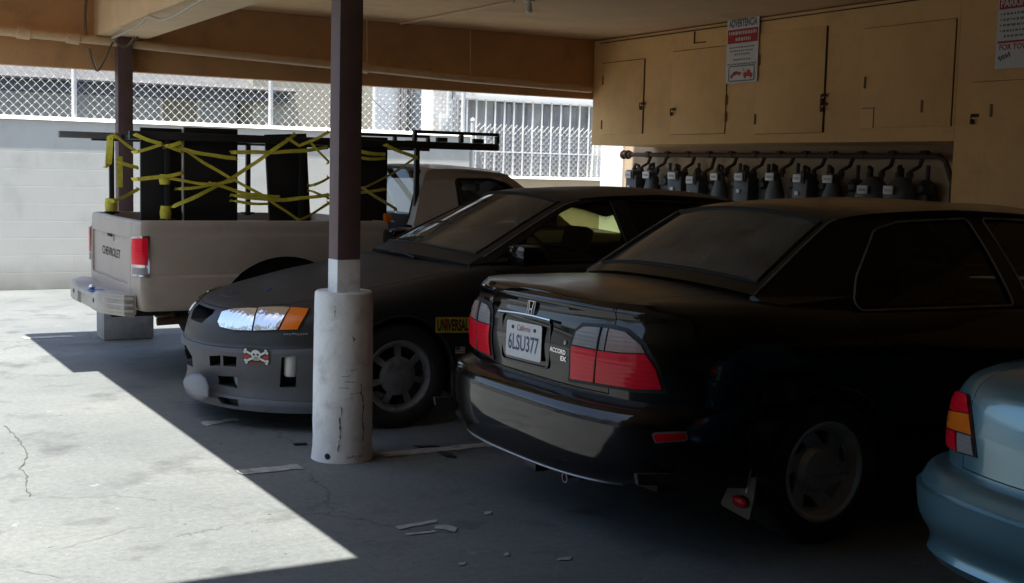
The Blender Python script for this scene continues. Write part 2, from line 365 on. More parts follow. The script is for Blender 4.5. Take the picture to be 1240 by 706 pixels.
def text(name, body, M, width, height, m, parent=None, ext=.0008, shear=0., spacing=1.0, bold=0.):
    cu = bpy.data.curves.new(name, 'FONT'); cu.body = body; cu.size = 1; cu.extrude = 0; cu.align_x = 'CENTER'; cu.align_y = 'CENTER'; cu.shear = shear; cu.space_character = spacing; cu.offset = bold
    cu.resolution_u = 3
    t = bpy.data.objects.new(name, cu); COL.objects.link(t); dg = bpy.context.evaluated_depsgraph_get(); dg.update()
    me = bpy.data.meshes.new_from_object(t.evaluated_get(dg)); bpy.data.objects.remove(t)
    xs = [v.co.x for v in me.vertices]; ys = [v.co.y for v in me.vertices]
    sx = width/(max(xs)-min(xs)); sy = height/(max(ys)-min(ys)); cx = (max(xs)+min(xs))/2; cy = (max(ys)+min(ys))/2
    for v in me.vertices: v.co = M @ Vector(((v.co.x-cx)*sx, (v.co.y-cy)*sy, ext))
    me.materials.clear(); me.materials.append(m)
    me.name = name
    o = bpy.data.objects.new(name, me); return link(o, parent)
def pchip(pts, x):
    if isinstance(pts, (int, float)): return pts
    n = len(pts)
    if x <= pts[0][0]: return pts[0][1]
    if x >= pts[-1][0]: return pts[-1][1]
    h = [pts[i+1][0]-pts[i][0] for i in range(n-1)]; d = [(pts[i+1][1]-pts[i][1])/h[i] for i in range(n-1)]
    def tan(i):
        if i == 0: return d[0]
        if i == n-1: return d[-1]
        if d[i-1]*d[i] <= 0: return 0.
        w1 = 2*h[i]+h[i-1]; w2 = h[i]+2*h[i-1]
        return (w1+w2)/(w1/d[i-1]+w2/d[i])
    for i in range(n-1):
        if x <= pts[i+1][0]:
            t = (x-pts[i][0])/h[i]; a, b = pts[i][1], pts[i+1][1]; ma, mb = tan(i)*h[i], tan(i+1)*h[i]
            return a*(2*t**3-3*t*t+1)+ma*(t**3-2*t*t+t)+b*(-2*t**3+3*t*t)+mb*(t**3-t*t)
def lerp_list(pts, x):
    if isinstance(pts, (int, float)): return pts
    if x <= pts[0][0]: return pts[0][1]
    for a, b in zip(pts, pts[1:]):
        if x <= b[0]: return a[1]+(b[1]-a[1])*(x-a[0])/(b[0]-a[0])
    return pts[-1][1]
def dens(poly, step, closed=True):
    out = []; n = len(poly)
    for i in range(n if closed else n-1):
        a = Vector(poly[i]); b = Vector(poly[(i+1) % n]); k = max(1, int((b-a).length/step))
        out += [a.lerp(b, j/k) for j in range(k)]
    if not closed: out.append(Vector(poly[-1]))
    return out
def rounded(poly, r, n=4):
    """round polygon corners in 2D"""
    out = []; m = len(poly)
    for i in range(m):
        p = Vector(poly[i]); a = Vector(poly[i-1]); b = Vector(poly[(i+1) % m])
        da = (a-p); db = (b-p); q = min(r, da.length*.45, db.length*.45)
        s_ = p+da.normalized()*q; e_ = p+db.normalized()*q
        for k in range(n+1):
            t = k/n; out.append(s_*(1-t)**2 + p*2*t*(1-t) + e_*t*t)
    return out

# ------------------------------------------------------------------ booleans
def boolean(o, cutter_mb, op='DIFFERENCE', keep=False, cut_mat=None):
    cme = bpy.data.meshes.new("cut"); cme.from_pydata([tuple(v) for v in cutter_mb.v], [], cutter_mb.f); recalc(cme)
    if cut_mat: cme.materials.append(cut_mat)
    c = bpy.data.objects.new("cut", cme); COL.objects.link(c); c.matrix_world = o.matrix_world
    tmp = bpy.data.objects.new("tmp", o.data); COL.objects.link(tmp); tmp.matrix_world = o.matrix_world
    md = tmp.modifiers.new("b", 'BOOLEAN'); md.object = c; md.operation = op; md.solver = 'EXACT'; md.use_self = False
    try: md.material_mode = 'TRANSFER'
    except Exception: pass
    bpy.context.view_layer.update(); dg = bpy.context.evaluated_depsgraph_get(); dg.update()
    me = bpy.data.meshes.new_from_object(tmp.evaluated_get(dg))
    bpy.data.objects.remove(tmp); bpy.data.objects.remove(c)
    return me
def cut(o, mb, cut_mat=None):
    me = boolean(o, mb, 'DIFFERENCE', cut_mat=cut_mat); o.data = me; finish(me, None, True); return o
def split(o, mb, name, parent, mb_in=None):
    """part = o ∩ mb_in (slightly smaller), o = o − mb"""
    me = boolean(o, mb_in or mb, 'INTERSECT'); finish(me, None, True); me.name = name
    cut(o, mb)
    p = bpy.data.objects.new(name, me); return link(p, parent)

# ------------------------------------------------------------------ car kit
def loop_half(L, nE, nS):
    xr, xf = L['xr'], L['xf']; Lr, nr, Lf, nf = L.get('Lr',.42), L.get('nr',2.7), L.get('Lf',.5), L.get('nf',2.4)
    pts = []
    wr = lambda x: pchip(L['w'], x)
    for i in range(nE):
        a = (PI/2)*i/nE; x = xr+Lr*(1-math.cos(a)**(2/nr)); pts.append((x, wr(x)*math.sin(a)**(2/nr)))
    for i in range(nS+1):
        x = xr+Lr+(xf-Lf-xr-Lr)*i/nS; pts.append((x, wr(x)))
    for i in range(nE-1, -1, -1):
        a = (PI/2)*i/nE; x = xf-Lf*(1-math.cos(a)**(2/nf)); pts.append((x, wr(x)*math.sin(a)**(2/nf)))
    return [Vector((x, y, pchip(L['z'], x)+lerp_list(L.get('zy',0.), y))) for x, y in pts]
def lower_body(name, loops, crown, m, parent, nE=14, nS=44, sub=4, nY=14, floor=True, crown_p=2.0):
    H = [loop_half(L, nE, nS) for L in loops]; K = len(H); n = len(H[0])
    levels = []
    for k in range(K-1):
        c0, c1 = loops[k].get('c'), loops[k+1].get('c')
        ss = loops[k].get('sub', sub)
        for j in range(ss if k < K-2 else ss+1):
            t = j/ss; row = []
            for i in range(n):
                P0, P1 = H[k][i], H[k+1][i]; ch = (P1-P0); d = ch.length or 1e-6
                T0 = ch; T1 = ch
                if k > 0 and not c0:
                    pm = H[k-1][i]; d0 = (P0-pm).length or 1e-6; T0 = (((P0-pm)/d0)*d + (ch/d)*d0)/(d+d0)*d
                if k < K-2 and not c1:
                    pn = H[k+2][i]; d2 = (pn-P1).length or 1e-6; T1 = ((ch/d)*d2 + ((pn-P1)/d2)*d)/(d+d2)*d
                row.append(P0*(2*t**3-3*t*t+1)+T0*(t**3-2*t*t+t)+P1*(-2*t**3+3*t*t)+T1*(t**3-t*t))
            levels.append(row)
    vs = []; fs = []; ring = 2*n-2
    for row in levels:
        vs += row; vs += [Vector((p.x, -p.y, p.z)) for p in row[-2:0:-1]]
    for l in range(len(levels)-1):
        for i in range(ring):
            j = (i+1) % ring; fs.append((l*ring+i, l*ring+j, (l+1)*ring+j, (l+1)*ring+i))
    def capgrid(base, row, cr):
        def vid(i, side): return base+i if side > 0 else base+(ring-i if 0 < i < n-1 else i)
        rows = []
        for i in range(n):
            if i in (0, n-1): rows.append([vid(i, 1)]); continue
            ids = [vid(i, -1)]
            for k in range(1, nY):
                t = -1+2*k/nY; p = row[i]; vs.append(Vector((p.x, p.y*t, p.z+cr(p.x)*(1-abs(t)**crown_p)*min(1, p.y/.5)))); ids.append(len(vs)-1)
            ids.append(vid(i, 1)); rows.append(ids)
        for a, b in zip(rows, rows[1:]):
            if len(a) == 1:
                for k in range(nY): fs.append((a[0], b[k], b[k+1]))
            elif len(b) == 1:
                for k in range(nY): fs.append((a[k], b[0], a[k+1]))
            else:
                for k in range(nY): fs.append((a[k], b[k], b[k+1], a[k+1]))
    capgrid((len(levels)-1)*ring, levels[-1], lambda x: pchip(crown, x))
    capgrid(0, levels[0], lambda x: 0.)
    o = mk(name, vs, fs, m, parent); recalc(o.data); finish(o.data, None)
    return o
class Surf:
    """ray access to a car-local mesh"""
    def __init__(s, objs, root):
        s.root = root; bpy.context.view_layer.update(); s.inv = root.matrix_world.inverted()
        vs = []; fs = []
        for o in objs:
            k = len(vs); vs += [v.co.copy() for v in o.data.vertices]; fs += [tuple(i+k for i in p.vertices) for p in o.data.polygons]
        s.bvh = BVHTree.FromPolygons(vs, fs)
    def px(s, x, y):
        o = s.inv @ CP; d = (s.inv.to_3x3() @ pray(x, y)).normalized()
        h = s.bvh.ray_cast(o, d)
        if h[0] is None:
            # nearest surface point to the ray
            best = None
            for t in [2+.05*i for i in range(220)]:
                q = o+d*t; r_ = s.bvh.find_nearest(q)
                if r_[0] is not None and (best is None or r_[3] < best[1]): best = ((r_[0], r_[1]), r_[3])
            h = best[0]
        n = h[1]
        if n.dot(d) > 0: n = -n
        return h[0], n
    def cast(s, o, d):
        h = s.bvh.ray_cast(Vector(o), Vector(d).normalized()); n = h[1]
        if h[0] is None: return None, None
        if n.dot(Vector(d)) > 0: n = -n
        return h[0], n
def cdt(poly2, step, grid=None):
    pts = [Vector((p[0], p[1])) for p in dens([Vector((q[0], q[1])) for q in poly2], step)]; nb = len(pts)
    xs = [p.x for p in pts]; ys = [p.y for p in pts]; g = grid or step; y = min(ys)+g*.5
    while y < max(ys):
        x = min(xs)+g*.5
        while x < max(xs):
            ins = False; j = nb-1
            for i in range(nb):
                if (pts[i].y > y) != (pts[j].y > y) and x < (pts[j].x-pts[i].x)*(y-pts[i].y)/(pts[j].y-pts[i].y)+pts[i].x: ins = not ins
                j = i
            if ins and min((p.x-x)**2+(p.y-y)**2 for p in pts[:nb]) > (g*.45)**2: pts.append(Vector((x, y)))
            x += g
        y += g
    r_ = geometry.delaunay_2d_cdt(pts, [(i, (i+1) % nb) for i in range(nb)], [list(range(nb))], 1, 1e-6)
    return r_[0], [tuple(f) for f in r_[2]]
def px_patch(name, surf, poly, m, parent, off=.004, step=4., dome=0., mirror=False, thick=True, rnd=0.):
    """polygon seen in the photo laid onto the car's surface as a thin shell"""
    if rnd: poly = rounded(poly, rnd)
    v2, fs = cdt(poly, step)
    hits = [surf.px(p[0], p[1]) for p in v2]
    cxp = sum(p[0] for p in v2)/len(v2); cyp = sum(p[1] for p in v2)/len(v2)
    rm = max(math.hypot(p[0]-cxp, p[1]-cyp) for p in v2)
    vs = []
    for (h, n), p in zip(hits, v2):
        d = off + dome*(1-(math.hypot(p[0]-cxp, p[1]-cyp)/rm)**2)
        vs.append(h+n*d)
    return shell(name, vs, fs, [n for h, n in hits], m, parent, off+.004 if thick else 0, mirror)
def shell(name, vs, fs, ns, m, parent, th, mirror=False, mirrors=None):
    # orient
    if fs:
        a, b, c = (vs[i] for i in fs[0][:3])
        if (b-a).cross(c-a).dot(ns[fs[0][0]]) < 0: fs = [tuple(reversed(f)) for f in fs]
    allv = list(vs); allf = list(fs)
    if th:
        cnt = {}
        for f in fs:
            for i in range(len(f)):
                e = (f[i], f[(i+1) % len(f)]); cnt[e] = 1
        k = len(vs); allv += [v-n*th for v, n in zip(vs, ns)]
        for (a, b) in cnt:
            if (b, a) not in cnt: allf.append((b, a, a+k, b+k))
    o = mk(name, allv, allf, m, parent, True, 40)
    if mirror:
        mk(name, [Vector((v.x, -v.y, v.z)) for v in allv], [tuple(reversed(f)) for f in allf], m, parent, True, 40)
    return o
def greenhouse(root, E, h, bow, seg, body_m, glass_m, rear_glass_m=None, tg=.93, zb=None, yb=None, windows=(), side_glass=None, nT=18, trim=None, hp=2.4, side_bulge=.02, pill=.03, trim_r=.006):
    """E: list of (x,y,z) corner-line points rear base -> rear top -> roof -> A top -> A base (one side, y>0).
    seg: indices (rear_top, a_top). The roof, screens and pillars are one continuous skin."""
    # resample E densely by parameter
    S = []; nsub = 6
    n = len(E)
    def cm(k, t):
        P = [Vector(E[max(0, min(n-1, k+d))]) for d in (-1, 0, 1, 2)]
        lin_ = P[1].lerp(P[2], t)
        cat = .5*((2*P[1])+(-P[0]+P[2])*t+(2*P[0]-5*P[1]+4*P[2]-P[3])*t*t+(-P[0]+3*P[1]-3*P[2]+P[3])*t**3)
        return cat*.55+lin_*.45
    for k in range(n-1):
        for j in range(nsub): S.append((k+j/nsub, cm(k, j/nsub)))
    S.append((n-1., Vector(E[-1])))
    ts = sorted(set([-1+2*i/nT for i in range(nT+1)]+[-tg, tg]))
    rows = []
    for s_, P in S:
        hh = lerp_list(list(enumerate(h)), s_); bb = lerp_list(list(enumerate(bow)), s_)
        rows.append([Vector((P.x+bb*(1-t*t), P.y*t, P.z+hh*(1-abs(t)**hp))) for t in ts])
    a, b = seg
    fb = []; fr_ = []; ff = []; nt_ = len(ts); vs = [v for r_ in rows for v in r_]
    for i in range(len(rows)-1):
        s0 = S[i][0]; s1 = S[i+1][0]
        for k in range(nt_-1):
            f = (i*nt_+k, i*nt_+k+1, (i+1)*nt_+k+1, (i+1)*nt_+k)
            inside = ts[k] >= -tg-1e-6 and ts[k+1] <= tg+1e-6
            if inside and s1 <= a+1e-6 and s0 >= .16: fr_.append(f)
            elif inside and s0 >= b-1e-6 and s1 <= n-1-.16+1e-6: ff.append(f)
            else: fb.append(f)
    def sub_mesh(name, faces, m, th, off=0.):
        used = sorted({i for f in faces for i in f}); mp = {u: i for i, u in enumerate(used)}
        v2 = [vs[u] for u in used]; f2 = [tuple(mp[i] for i in f) for f in faces]
        me = bpy.data.meshes.new(name); me.from_pydata([tuple(v) for v in v2], [], f2); bm = bmesh.new(); bm.from_mesh(me); bm.normal_update()
        if sum(f.normal.z for f in bm.faces) < 0: bmesh.ops.reverse_faces(bm, faces=bm.faces); bm.normal_update()
        ns = [v.normal.copy() for v in bm.verts]; fl = [tuple(v.index for v in f.verts) for f in bm.faces]; bm.free(); bpy.data.meshes.remove(me)
        if off: v2 = [v+n_*off for v, n_ in zip(v2, ns)]
        return shell_solid(name, v2, fl, ns, m, root, th)
    roof = sub_mesh('roof', fb, body_m, .022)
    rg = sub_mesh('rear_window', fr_, rear_glass_m or glass_m, 0, -.004)
    fg = sub_mesh('windscreen', ff, glass_m, 0, -.004)
    # rubber seals round both screens
    def border(i0, i1):
        mb = MB()
        k0 = ts.index(-tg); k1 = ts.index(tg)
        lp = [rows[i0][k] for k in range(k0, k1+1)]+[rows[i][k1] for i in range(i0+1, i1)]+[rows[i1][k] for k in range(k1, k0-1, -1)]+[rows[i][k0] for i in range(i1-1, i0, -1)]
        mb.tube(lp, .009, 6, closed=True); mb.build('window_seal', MAT['seal'], root)
    idx = lambda sv: min(range(len(S)), key=lambda i: abs(S[i][0]-sv))
    border(idx(.17), idx(a)); border(idx(b), idx(n-1-.17))
    # side panels
    out = {}
    Epts = [p for s_, p in S]
    def Etop(x):
        best = None
        for p, q in zip(Epts, Epts[1:]):
            lo, hi = min(p.x, q.x), max(p.x, q.x)
            if lo-1e-6 <= x <= hi+1e-6 and hi > lo:
                t = (x-p.x)/(q.x-p.x); r_ = p.lerp(q, t)
                if best is None or r_.z > best.z: best = r_
        return best or (Epts[0] if x < Epts[0].x else Epts[-1])
    def Ys(x, z, sgn=1):
        e = Etop(x); z0 = pchip(zb, x); y0 = pchip(yb, x)
        t = 0 if e.z-z0 < .02 else max(-.3, min(1., (z-z0)/(e.z-z0)))
        return y0+(e.y-y0)*t + side_bulge*4*max(0, t)*(1-t)*min(1, max(0, (e.z-z0)/.3))
    base = []
    x0, x1 = Epts[0].x, Epts[-1].x
    for i in range(31): 
        x = x1+(x0-x1)*i/30; base.append((x, pchip(zb, x)))
    outer = [(p.x, p.z) for p in Epts]+[b_ for b_ in base if b_[1] < Etop(b_[0]).z-.004]
    outer = [Vector(p) for p in outer]
    for sgn in (1, -1):
        holes = [dens(rounded(w_, .03), .04) for w_ in windows]
        tri = geometry.tessellate_polygon([[Vector((p.x, p.y, 0)) for p in outer]]+[[Vector((p.x, p.y, 0)) for p in hh] for hh in holes])
        flat = outer+[p for hh in holes for p in hh]
        vv = []
        for i, p in enumerate(flat):
            if i < len(Epts): q = Epts[i]; vv.append(Vector((q.x, sgn*q.y, q.z)))
            else: vv.append(Vector((p.x, sgn*Ys(p.x, p.y), p.y)))
        ns = [Vector((0, sgn, .25)).normalized()]*len(vv)
        o = shell_solid('window_frame', vv, [tuple(t) for t in tri], ns, body_m, root, .03)
        for hh in holes:
            v2, f2 = cdt([(p.x, p.y) for p in hh], .05)
            gv = [Vector((p[0], sgn*(Ys(p[0], p[1])-.012), p[1])) for p in v2]
            shell('side_window', gv, f2, [Vector((0, sgn, 0))]*len(gv), side_glass or glass_m, root, 0)
            if trim:
                MB().tube([Vector((p.x, sgn*(Ys(p.x, p.y)+.002), p.y)) for p in hh], trim_r, 5, closed=True).build('window_trim', trim, root)
    return rows, S, Ys
def shell_solid(name, vs, fs, ns, m, parent, th):
    if fs:
        s_ = 0
        for f in fs:
            a, b, c = (vs[i] for i in f[:3]); s_ += (b-a).cross(c-a).dot(ns[f[0]])
        if s_ < 0: fs = [tuple(reversed(f)) for f in fs]
    if not th: return mk(name, vs, fs, m, parent, True, 50)
    k = len(vs); av = list(vs)+[v-n*th for v, n in zip(vs, ns)]; af = list(fs)+[tuple(reversed([i+k for i in f])) for f in fs]
    cnt = {(f[i], f[(i+1) % len(f)]) for f in fs for i in range(len(f))}
    for (a, b) in cnt:
        if (b, a) not in cnt: af.append((b, a, a+k, b+k))
    return mk(name, av, af, m, parent, True, 32)
def seat(root, x, y, z0=.38, rec=.25, m=None, head=True):
    t = MB(); m = m or MAT['seat']
    bm = MB(); M0 = Matrix.Translation((x, y, z0))
    bm.box((-.05, -.25, -.08), (.48, .25, .08), M0, .05)
    Mr = M0 @ Matrix.Rotation(-rec, 4, 'Y')
    bm.box((-.14, -.25, .0), (.02, .25, .60), Mr, .06)
    if head: bm.box((-.12, -.14, .63), (-.01, .14, .80), Mr, .045); bm.tube([Mr @ Vector((-.06, s*.06, .55)) for s in (1,)]+[Mr @ Vector((-.06, .06, .66))], .008); bm.tube([Mr @ Vector((-.06, -.06, .55)), Mr @ Vector((-.06, -.06, .66))], .008)
    return bm.build('seat', m, root)
def wheel(root, name, x, y, sgn, rt, wt, rr, style, zc=None):
    """wheel hub empty-less: parent mesh is the tyre-less 'wheel' rim with tyre as child"""
    zc = zc or rt*.985
    # tyre (lathe about y)
    hw = wt/2
    prof = [(rr-.012, -hw*.80), (rr+.004, -hw*.92), (rr+.03, -hw*1.0), (rt*.93, -hw*1.0), (rt*.975, -hw*.90), (rt*.995, -hw*.66), (rt, -hw*.3), (rt, hw*.3), (rt*.995, hw*.66), (rt*.975, hw*.90), (rt*.93, hw*1.0), (rr+.03, hw*1.0), (rr+.004, hw*.92), (rr-.012, hw*.80)]
    M = Matrix.Translation((x, y, zc))
    w_ = empty(name, (x, y, zc)); w_.parent = root
    MB().lathe(prof, 64, 'y', closed=True).build('tyre', MAT['rubber'], w_, ang=50, fixn=True)
    f = sgn
    rimb = MB()
    # barrel and lip
    rimb.lathe([(rr-.004, f*hw*.86), (rr+.006, f*hw*.93), (rr-.006, f*hw*.95), (rr-.020, f*hw*.86), (rr-.026, f*hw*.55), (rr-.045, -f*hw*.5), (rr-.05, -f*hw*.8), (rr-.03,-f*hw*.8)], 56, 'y', closed=True)
    m = MAT['alloy'] if style == 'cap' else MAT['alloyb']
    holes = []; ro = rr-.022
    if style == 'cap':      # seven wide spokes round a broad centre
        for k in range(7):
            a0 = 2*PI*k/7+PI/2+.12; da = 2*PI/7-.24
            pl = [(math.cos(a0+.03+(da-.06)*i/5)*(.112), math.sin(a0+.03+(da-.06)*i/5)*.112) for i in range(6)]+[(math.cos(a0+da-da*i/6)*(ro-.012), math.sin(a0+da-da*i/6)*(ro-.012)) for i in range(7)]
            holes.append(pl)
        dish = lambda r_: f*(hw*.78 + .018*max(0, 1-(r_/.12)**2) - .012*min(1, max(0, (r_-.1)/.08)))
    elif style == 'fan':    # six swept slots in a dished disc
        for k in range(6):
            a0 = 2*PI*k/6-.05; pl = []
            for i in range(6): pl.append((math.cos(a0+.30*i/5)*(.112), math.sin(a0+.30*i/5)*.112))
            for i in range(6): pl.append((math.cos(a0+.72-.56*i/5)*(ro-.020), math.sin(a0+.72-.56*i/5)*(ro-.020)))
            holes.append(pl)
        dish = lambda r_: f*(hw*.42 + .022*min(1, max(0, (.10-r_)/.012)) + .0*r_)
    else:
        for k in range(10):
            a0 = 2*PI*k/10; holes.append([(math.cos(a0+.38*i/4)*.11, math.sin(a0+.38*i/4)*.11) for i in range(5)]+[(math.cos(a0+.38-.38*i/4)*.14, math.sin(a0+.38-.38*i/4)*.14) for i in range(5)])
        dish = lambda r_: f*(hw*.70 + .03*max(0, 1-(r_/.08)**2))
    outer = [(ro*math.cos(2*PI*i/56), ro*math.sin(2*PI*i/56)) for i in range(56)]
    # inner control ring so that the dish shape is kept
    rings = [outer]+holes
    pts = []; edges = []
    for rg in rings:
        k = len(pts); pts += [Vector(p) for p in rg]; edges += [(k+i, k+(i+1) % len(rg)) for i in range(len(rg))]
    for r_ in (.0, .03, .055, .08, .10, .115):
        for i in range(1 if r_ == 0 else 20): pts.append(Vector((r_*math.cos(2*PI*i/20+.1), r_*math.sin(2*PI*i/20+.1))))
    cd_ = geometry.delaunay_2d_cdt(pts, edges, [], 0, 1e-6)
    def inpoly(px_, py_, pl):
        ins = False; j = len(pl)-1
        for i in range(len(pl)):
            if (pl[i][1] > py_) != (pl[j][1] > py_) and px_ < (pl[j][0]-pl[i][0])*(py_-pl[i][1])/(pl[j][1]-pl[i][1])+pl[i][0]: ins = not ins
            j = i
        return ins
    tris = []
    for t in cd_[2]:
        cx = sum(cd_[0][i].x for i in t)/len(t); cy = sum(cd_[0][i].y for i in t)/len(t)
        if math.hypot(cx, cy) > ro: continue
        if any(inpoly(cx, cy, hl) for hl in holes): continue
        tris.append(tuple(t))
    vv = [Vector((p.x, dish(p.length), p.y)) for p in cd_[0]]
    o = shell_solid('tmp', vv, tris, [Vector((0, f, 0))]*len(vv), m, None, .016)
    rimb.add([v.co for v in o.data.vertices], [tuple(p.vertices) for p in o.data.polygons]); bpy.data.objects.remove(o)
    rimb.build('rim', m, w_, ang=28)
    # dark brake disc behind the openings
    MB().lathe([(0, f*hw*.02), (.125, f*hw*.02), (.125, -f*.02), (0, -f*.02)], 32, 'y').build('brake_disc', MAT['rust'], w_)
    return w_
def wells(o, xs, ys, r_, depth, m=None):
    mb = MB()
    for x in xs:
        for s_ in (1, -1):
            n = 40; poly = [(x+r_*math.cos(2*PI*i/n), .30+r_*math.sin(2*PI*i/n)) for i in range(n)]
            # open downwards
            poly = [(x+r_*math.cos(PI*i/24), .32+r_*math.sin(PI*i/24)) for i in range(25)]+[(x-r_, -.1), (x+r_, -.1)]
            y0 = ys-depth
            mb.prism(poly, depth+.4, XZ(y0) if s_ > 0 else XZ(-ys-.4))
    cut(o, mb, MAT['wellblk'])
def arch_lip(root, surf, x, r_, sgn, ys, m, rad=.008, z0=.32, a0=0.05, a1=PI-.05):
    pts = []
    for i in range(25):
        a = a0+(a1-a0)*i/24; p = Vector((x+(r_+.004)*math.cos(a), sgn*(ys+.5), z0+(r_+.004)*math.sin(a)))
        h, n = surf.cast(p, (0, -sgn, 0))
        if h is not None: pts.append(h+n*.001)
    if len(pts) > 3: MB().tube(pts, rad, 6).build('arch_lip', m, root)
# ------------------------------------------------------------------ near black saloon (seen from behind)
def door_prism(poly, sgn, y_in, y_out=1.3):
    mb = MB(); mb.prism(poly, y_out-y_in, XZ(y_in) if sgn > 0 else XZ(-y_out)); return mb
def grow(poly, d):
    c = sum((Vector(p) for p in poly), Vector((0, 0)))/len(poly); out = []
    for p in poly:
        v = Vector(p)-c; out.append(c+Vector((v.x+math.copysign(d, v.x), v.y+math.copysign(d, v.y))))
    return out
def doors(body, root, polys, y_in, handle_z, m, gap=.004):
    for sgn in (1, -1):
        for (poly, hx) in polys:
            d = split(body, door_prism(grow(poly, gap), sgn, y_in-.004), 'door', root, door_prism(poly, sgn, y_in))
            s_ = Surf([d], root); h, n = s_.cast((hx, sgn*2, handle_z), (0, -sgn, 0))
            if h is not None:
                hb = MB(); hb.box((-.085, -.012, -.018), (.085, .022, .020), Matrix.Translation(h), .008)
                hb.build('handle', m, d)
            d['label'] = None; del d['label']

def saloon_black():
    root = empty('parked_car', (2.62, 4.61, 0), 0, 'glossy black four door saloon with its rear and licence plate toward the driveway', 'car', 'cars parked under the carport')
    P = MAT['gloss']
    zb0 = [(0,.255),(.35,.315),(.8,.32),(1.5,.21),(3.2,.21),(4.2,.21),(4.67,.22)]
    wS = [(0,.872),(.5,.885),(1.2,.89),(2.4,.89),(3.6,.88),(4.3,.86),(4.67,.83)]
    def zz(d): return [(x, z+d) for x, z in zb0]
    loops = [
     dict(z=[(x,z-.03) for x,z in zb0], w=.70, xr=.30, xf=4.40, c=1),
     dict(z=zb0, w=[(0,.82),(.6,.86),(4.67,.80)], xr=.075, xf=4.62, c=1),
     dict(z=zz(.018), w=[(0,.838),(.6,.868),(4.67,.82)], xr=.045, xf=4.63),
     dict(z=[(0,.34),(.6,.37),(1.5,.34),(4.67,.34)], w=[(0,.862),(.6,.884),(4.67,.84)], xr=.010, xf=4.665, nr=2.9),
     dict(z=.46, w=[(0,.872),(.6,.890),(4.67,.85)], xr=-.004, xf=4.67, nr=3.0),
     dict(z=[(0,.560),(1,.555)], w=[(0,.872),(.6,.892),(4.67,.85)], xr=.0, xf=4.67, nr=3.0, c=1),
     dict(z=[(0,.592),(1,.58)], w=[(0,.866),(.6,.888),(4.67,.85)], xr=.022, xf=4.66, nr=3.0),
     dict(z=[(0,.618),(1,.61)], w=[(0,.845),(.6,.884),(4.67,.845)], xr=.085, xf=4.63, nr=3.0, c=1),
     dict(z=[(0,.624),(1,.62)], w=[(0,.838),(.5,.884),(4.67,.84)], xr=.105, xf=4.60, nr=3.0, c=1),
     dict(z=[(0,.78),(1,.76),(3.6,.72),(4.67,.66)], w=wS, xr=.092, xf=4.57, nr=2.8),
     dict(z=[(0,.890),(1,.85),(3.6,.80),(4.67,.70)], w=[(0,.86),(.6,.868),(4.67,.83)], xr=.108, xf=4.52, nr=2.8),
     dict(z=[(0,.940),(1,.89),(3.6,.83),(4.67,.71)], w=[(0,.845),(.6,.848),(4.67,.80)], xr=.120, xf=4.50, nr=2.8),
     dict(z=[(0,.966),(.6,.955),(1.2,.925),(2.4,.915),(3.5,.88),(4.2,.79),(4.6,.72)], w=[(0,.83),(.6,.820),(1.2,.800),(3.5,.80),(4.6,.76)], xr=.108, xf=4.48, nr=2.7),
     dict(z=[(0,.995),(.6,.995),(1.2,.955),(2.4,.94),(3.5,.905),(4.2,.82),(4.6,.74)], w=[(0,.80),(.6,.765),(1.2,.755),(3.5,.74),(4.6,.70)], xr=.125, xf=4.44, nr=2.7, c=1),
    ]
    body = lower_body('body', loops, [(.1,.012),(.5,.040),(.9,.050),(3.4,.05),(4.3,.045)], P, root)
    surf = Surf([body], root)
    wells(body, [1.02, 3.735], .90, .335, .30)
    mb = MB(); mb.box((1.0, -.68, .42), (3.3, .68, 1.3)); cut(body, mb, MAT['dash'])
    # boot lid, doors, bonnet as panels of their own
    lid = MB(); lid.box((-.2, -.555, .634), (.745, .555, 1.3)); lid_in = MB(); lid_in.box((-.2, -.5505, .6385), (.741, .5505, 1.3))
    boot = split(body, lid, 'boot_lid', root, lid_in)
    bon = MB(); bon.box((3.52, -.735, .66), (4.7, .735, 1.3)); bon2 = MB(); bon2.box((3.525, -.730, .665), (4.7, .730, 1.3))
    split(body, bon, 'bonnet', root, bon2)
    # bumper split from the body along its upper step
    doors(body, root, [([(1.42,.30),(2.27,.30),(2.27,.99),(1.22,.99),(1.27,.80),(1.40,.55)], 1.45), ([(2.29,.30),(3.30,.30),(3.42,.60),(3.42,.99),(2.29,.99)], 2.46)], .72, .80, P)
    # greenhouse
    E = [(.80,.63,1.015),(1.27,.545,1.305),(1.52,.545,1.352),(2.05,.555,1.372),(2.6,.55,1.352),(2.86,.55,1.322),(3.62,.69,.945)]
    zb = [(.7,.985),(1.2,.945),(2.4,.93),(3.5,.90)]; yb = [(.7,.70),(1.2,.765),(2.4,.77),(3.3,.755),(3.7,.70)]
    wins = [[(1.275,.952),(1.245,.99),(1.30,1.09),(1.50,1.285),(1.66,1.318),(2.10,1.335),(2.235,.945)], [(2.20,1.335),(2.355,.94),(3.40,.93),(3.33,.985),(2.92,1.262),(2.76,1.305),(2.45,1.33)]]
    rows, S, Ys = greenhouse(root, E, [.035,.05,.042,.042,.04,.045,.035], [-.07,-.03,0,0,.03,.07,.13], (1, 5), P, MAT['glassw'], MAT['glassw'], tg=.93, zb=zb, yb=yb, windows=wins, side_glass=MAT['glassd'], trim=MAT['alloy'], trim_r=.0045)
    # chrome drip line along the foot of the rear screen
    for s_ in (1, -1):
        MB().tube([Vector((p.x, s_*(p.y+.004), p.z+.006)) for q, p in S if 0 <= q <= 1.3], .0035, 6).build('window_trim', MAT['alloy'], root)
    # --- rear details, laid on the sheet metal
    s2 = Surf([body, boot], root)
    px_patch('lamp_seal', surf, [(689,462),(691,415),(698,398),(706,391),(742,393),(762,398),(782,415),(799,445),(808,477),(770,475),(720,467)], MAT['seal'], root, .004, 5, mirror=True)
    ol = [(692,459),(694,418),(699,402),(708,395),(741,397),(760,402),(779,418),(795,446),(803,473),(770,471),(720,463)]
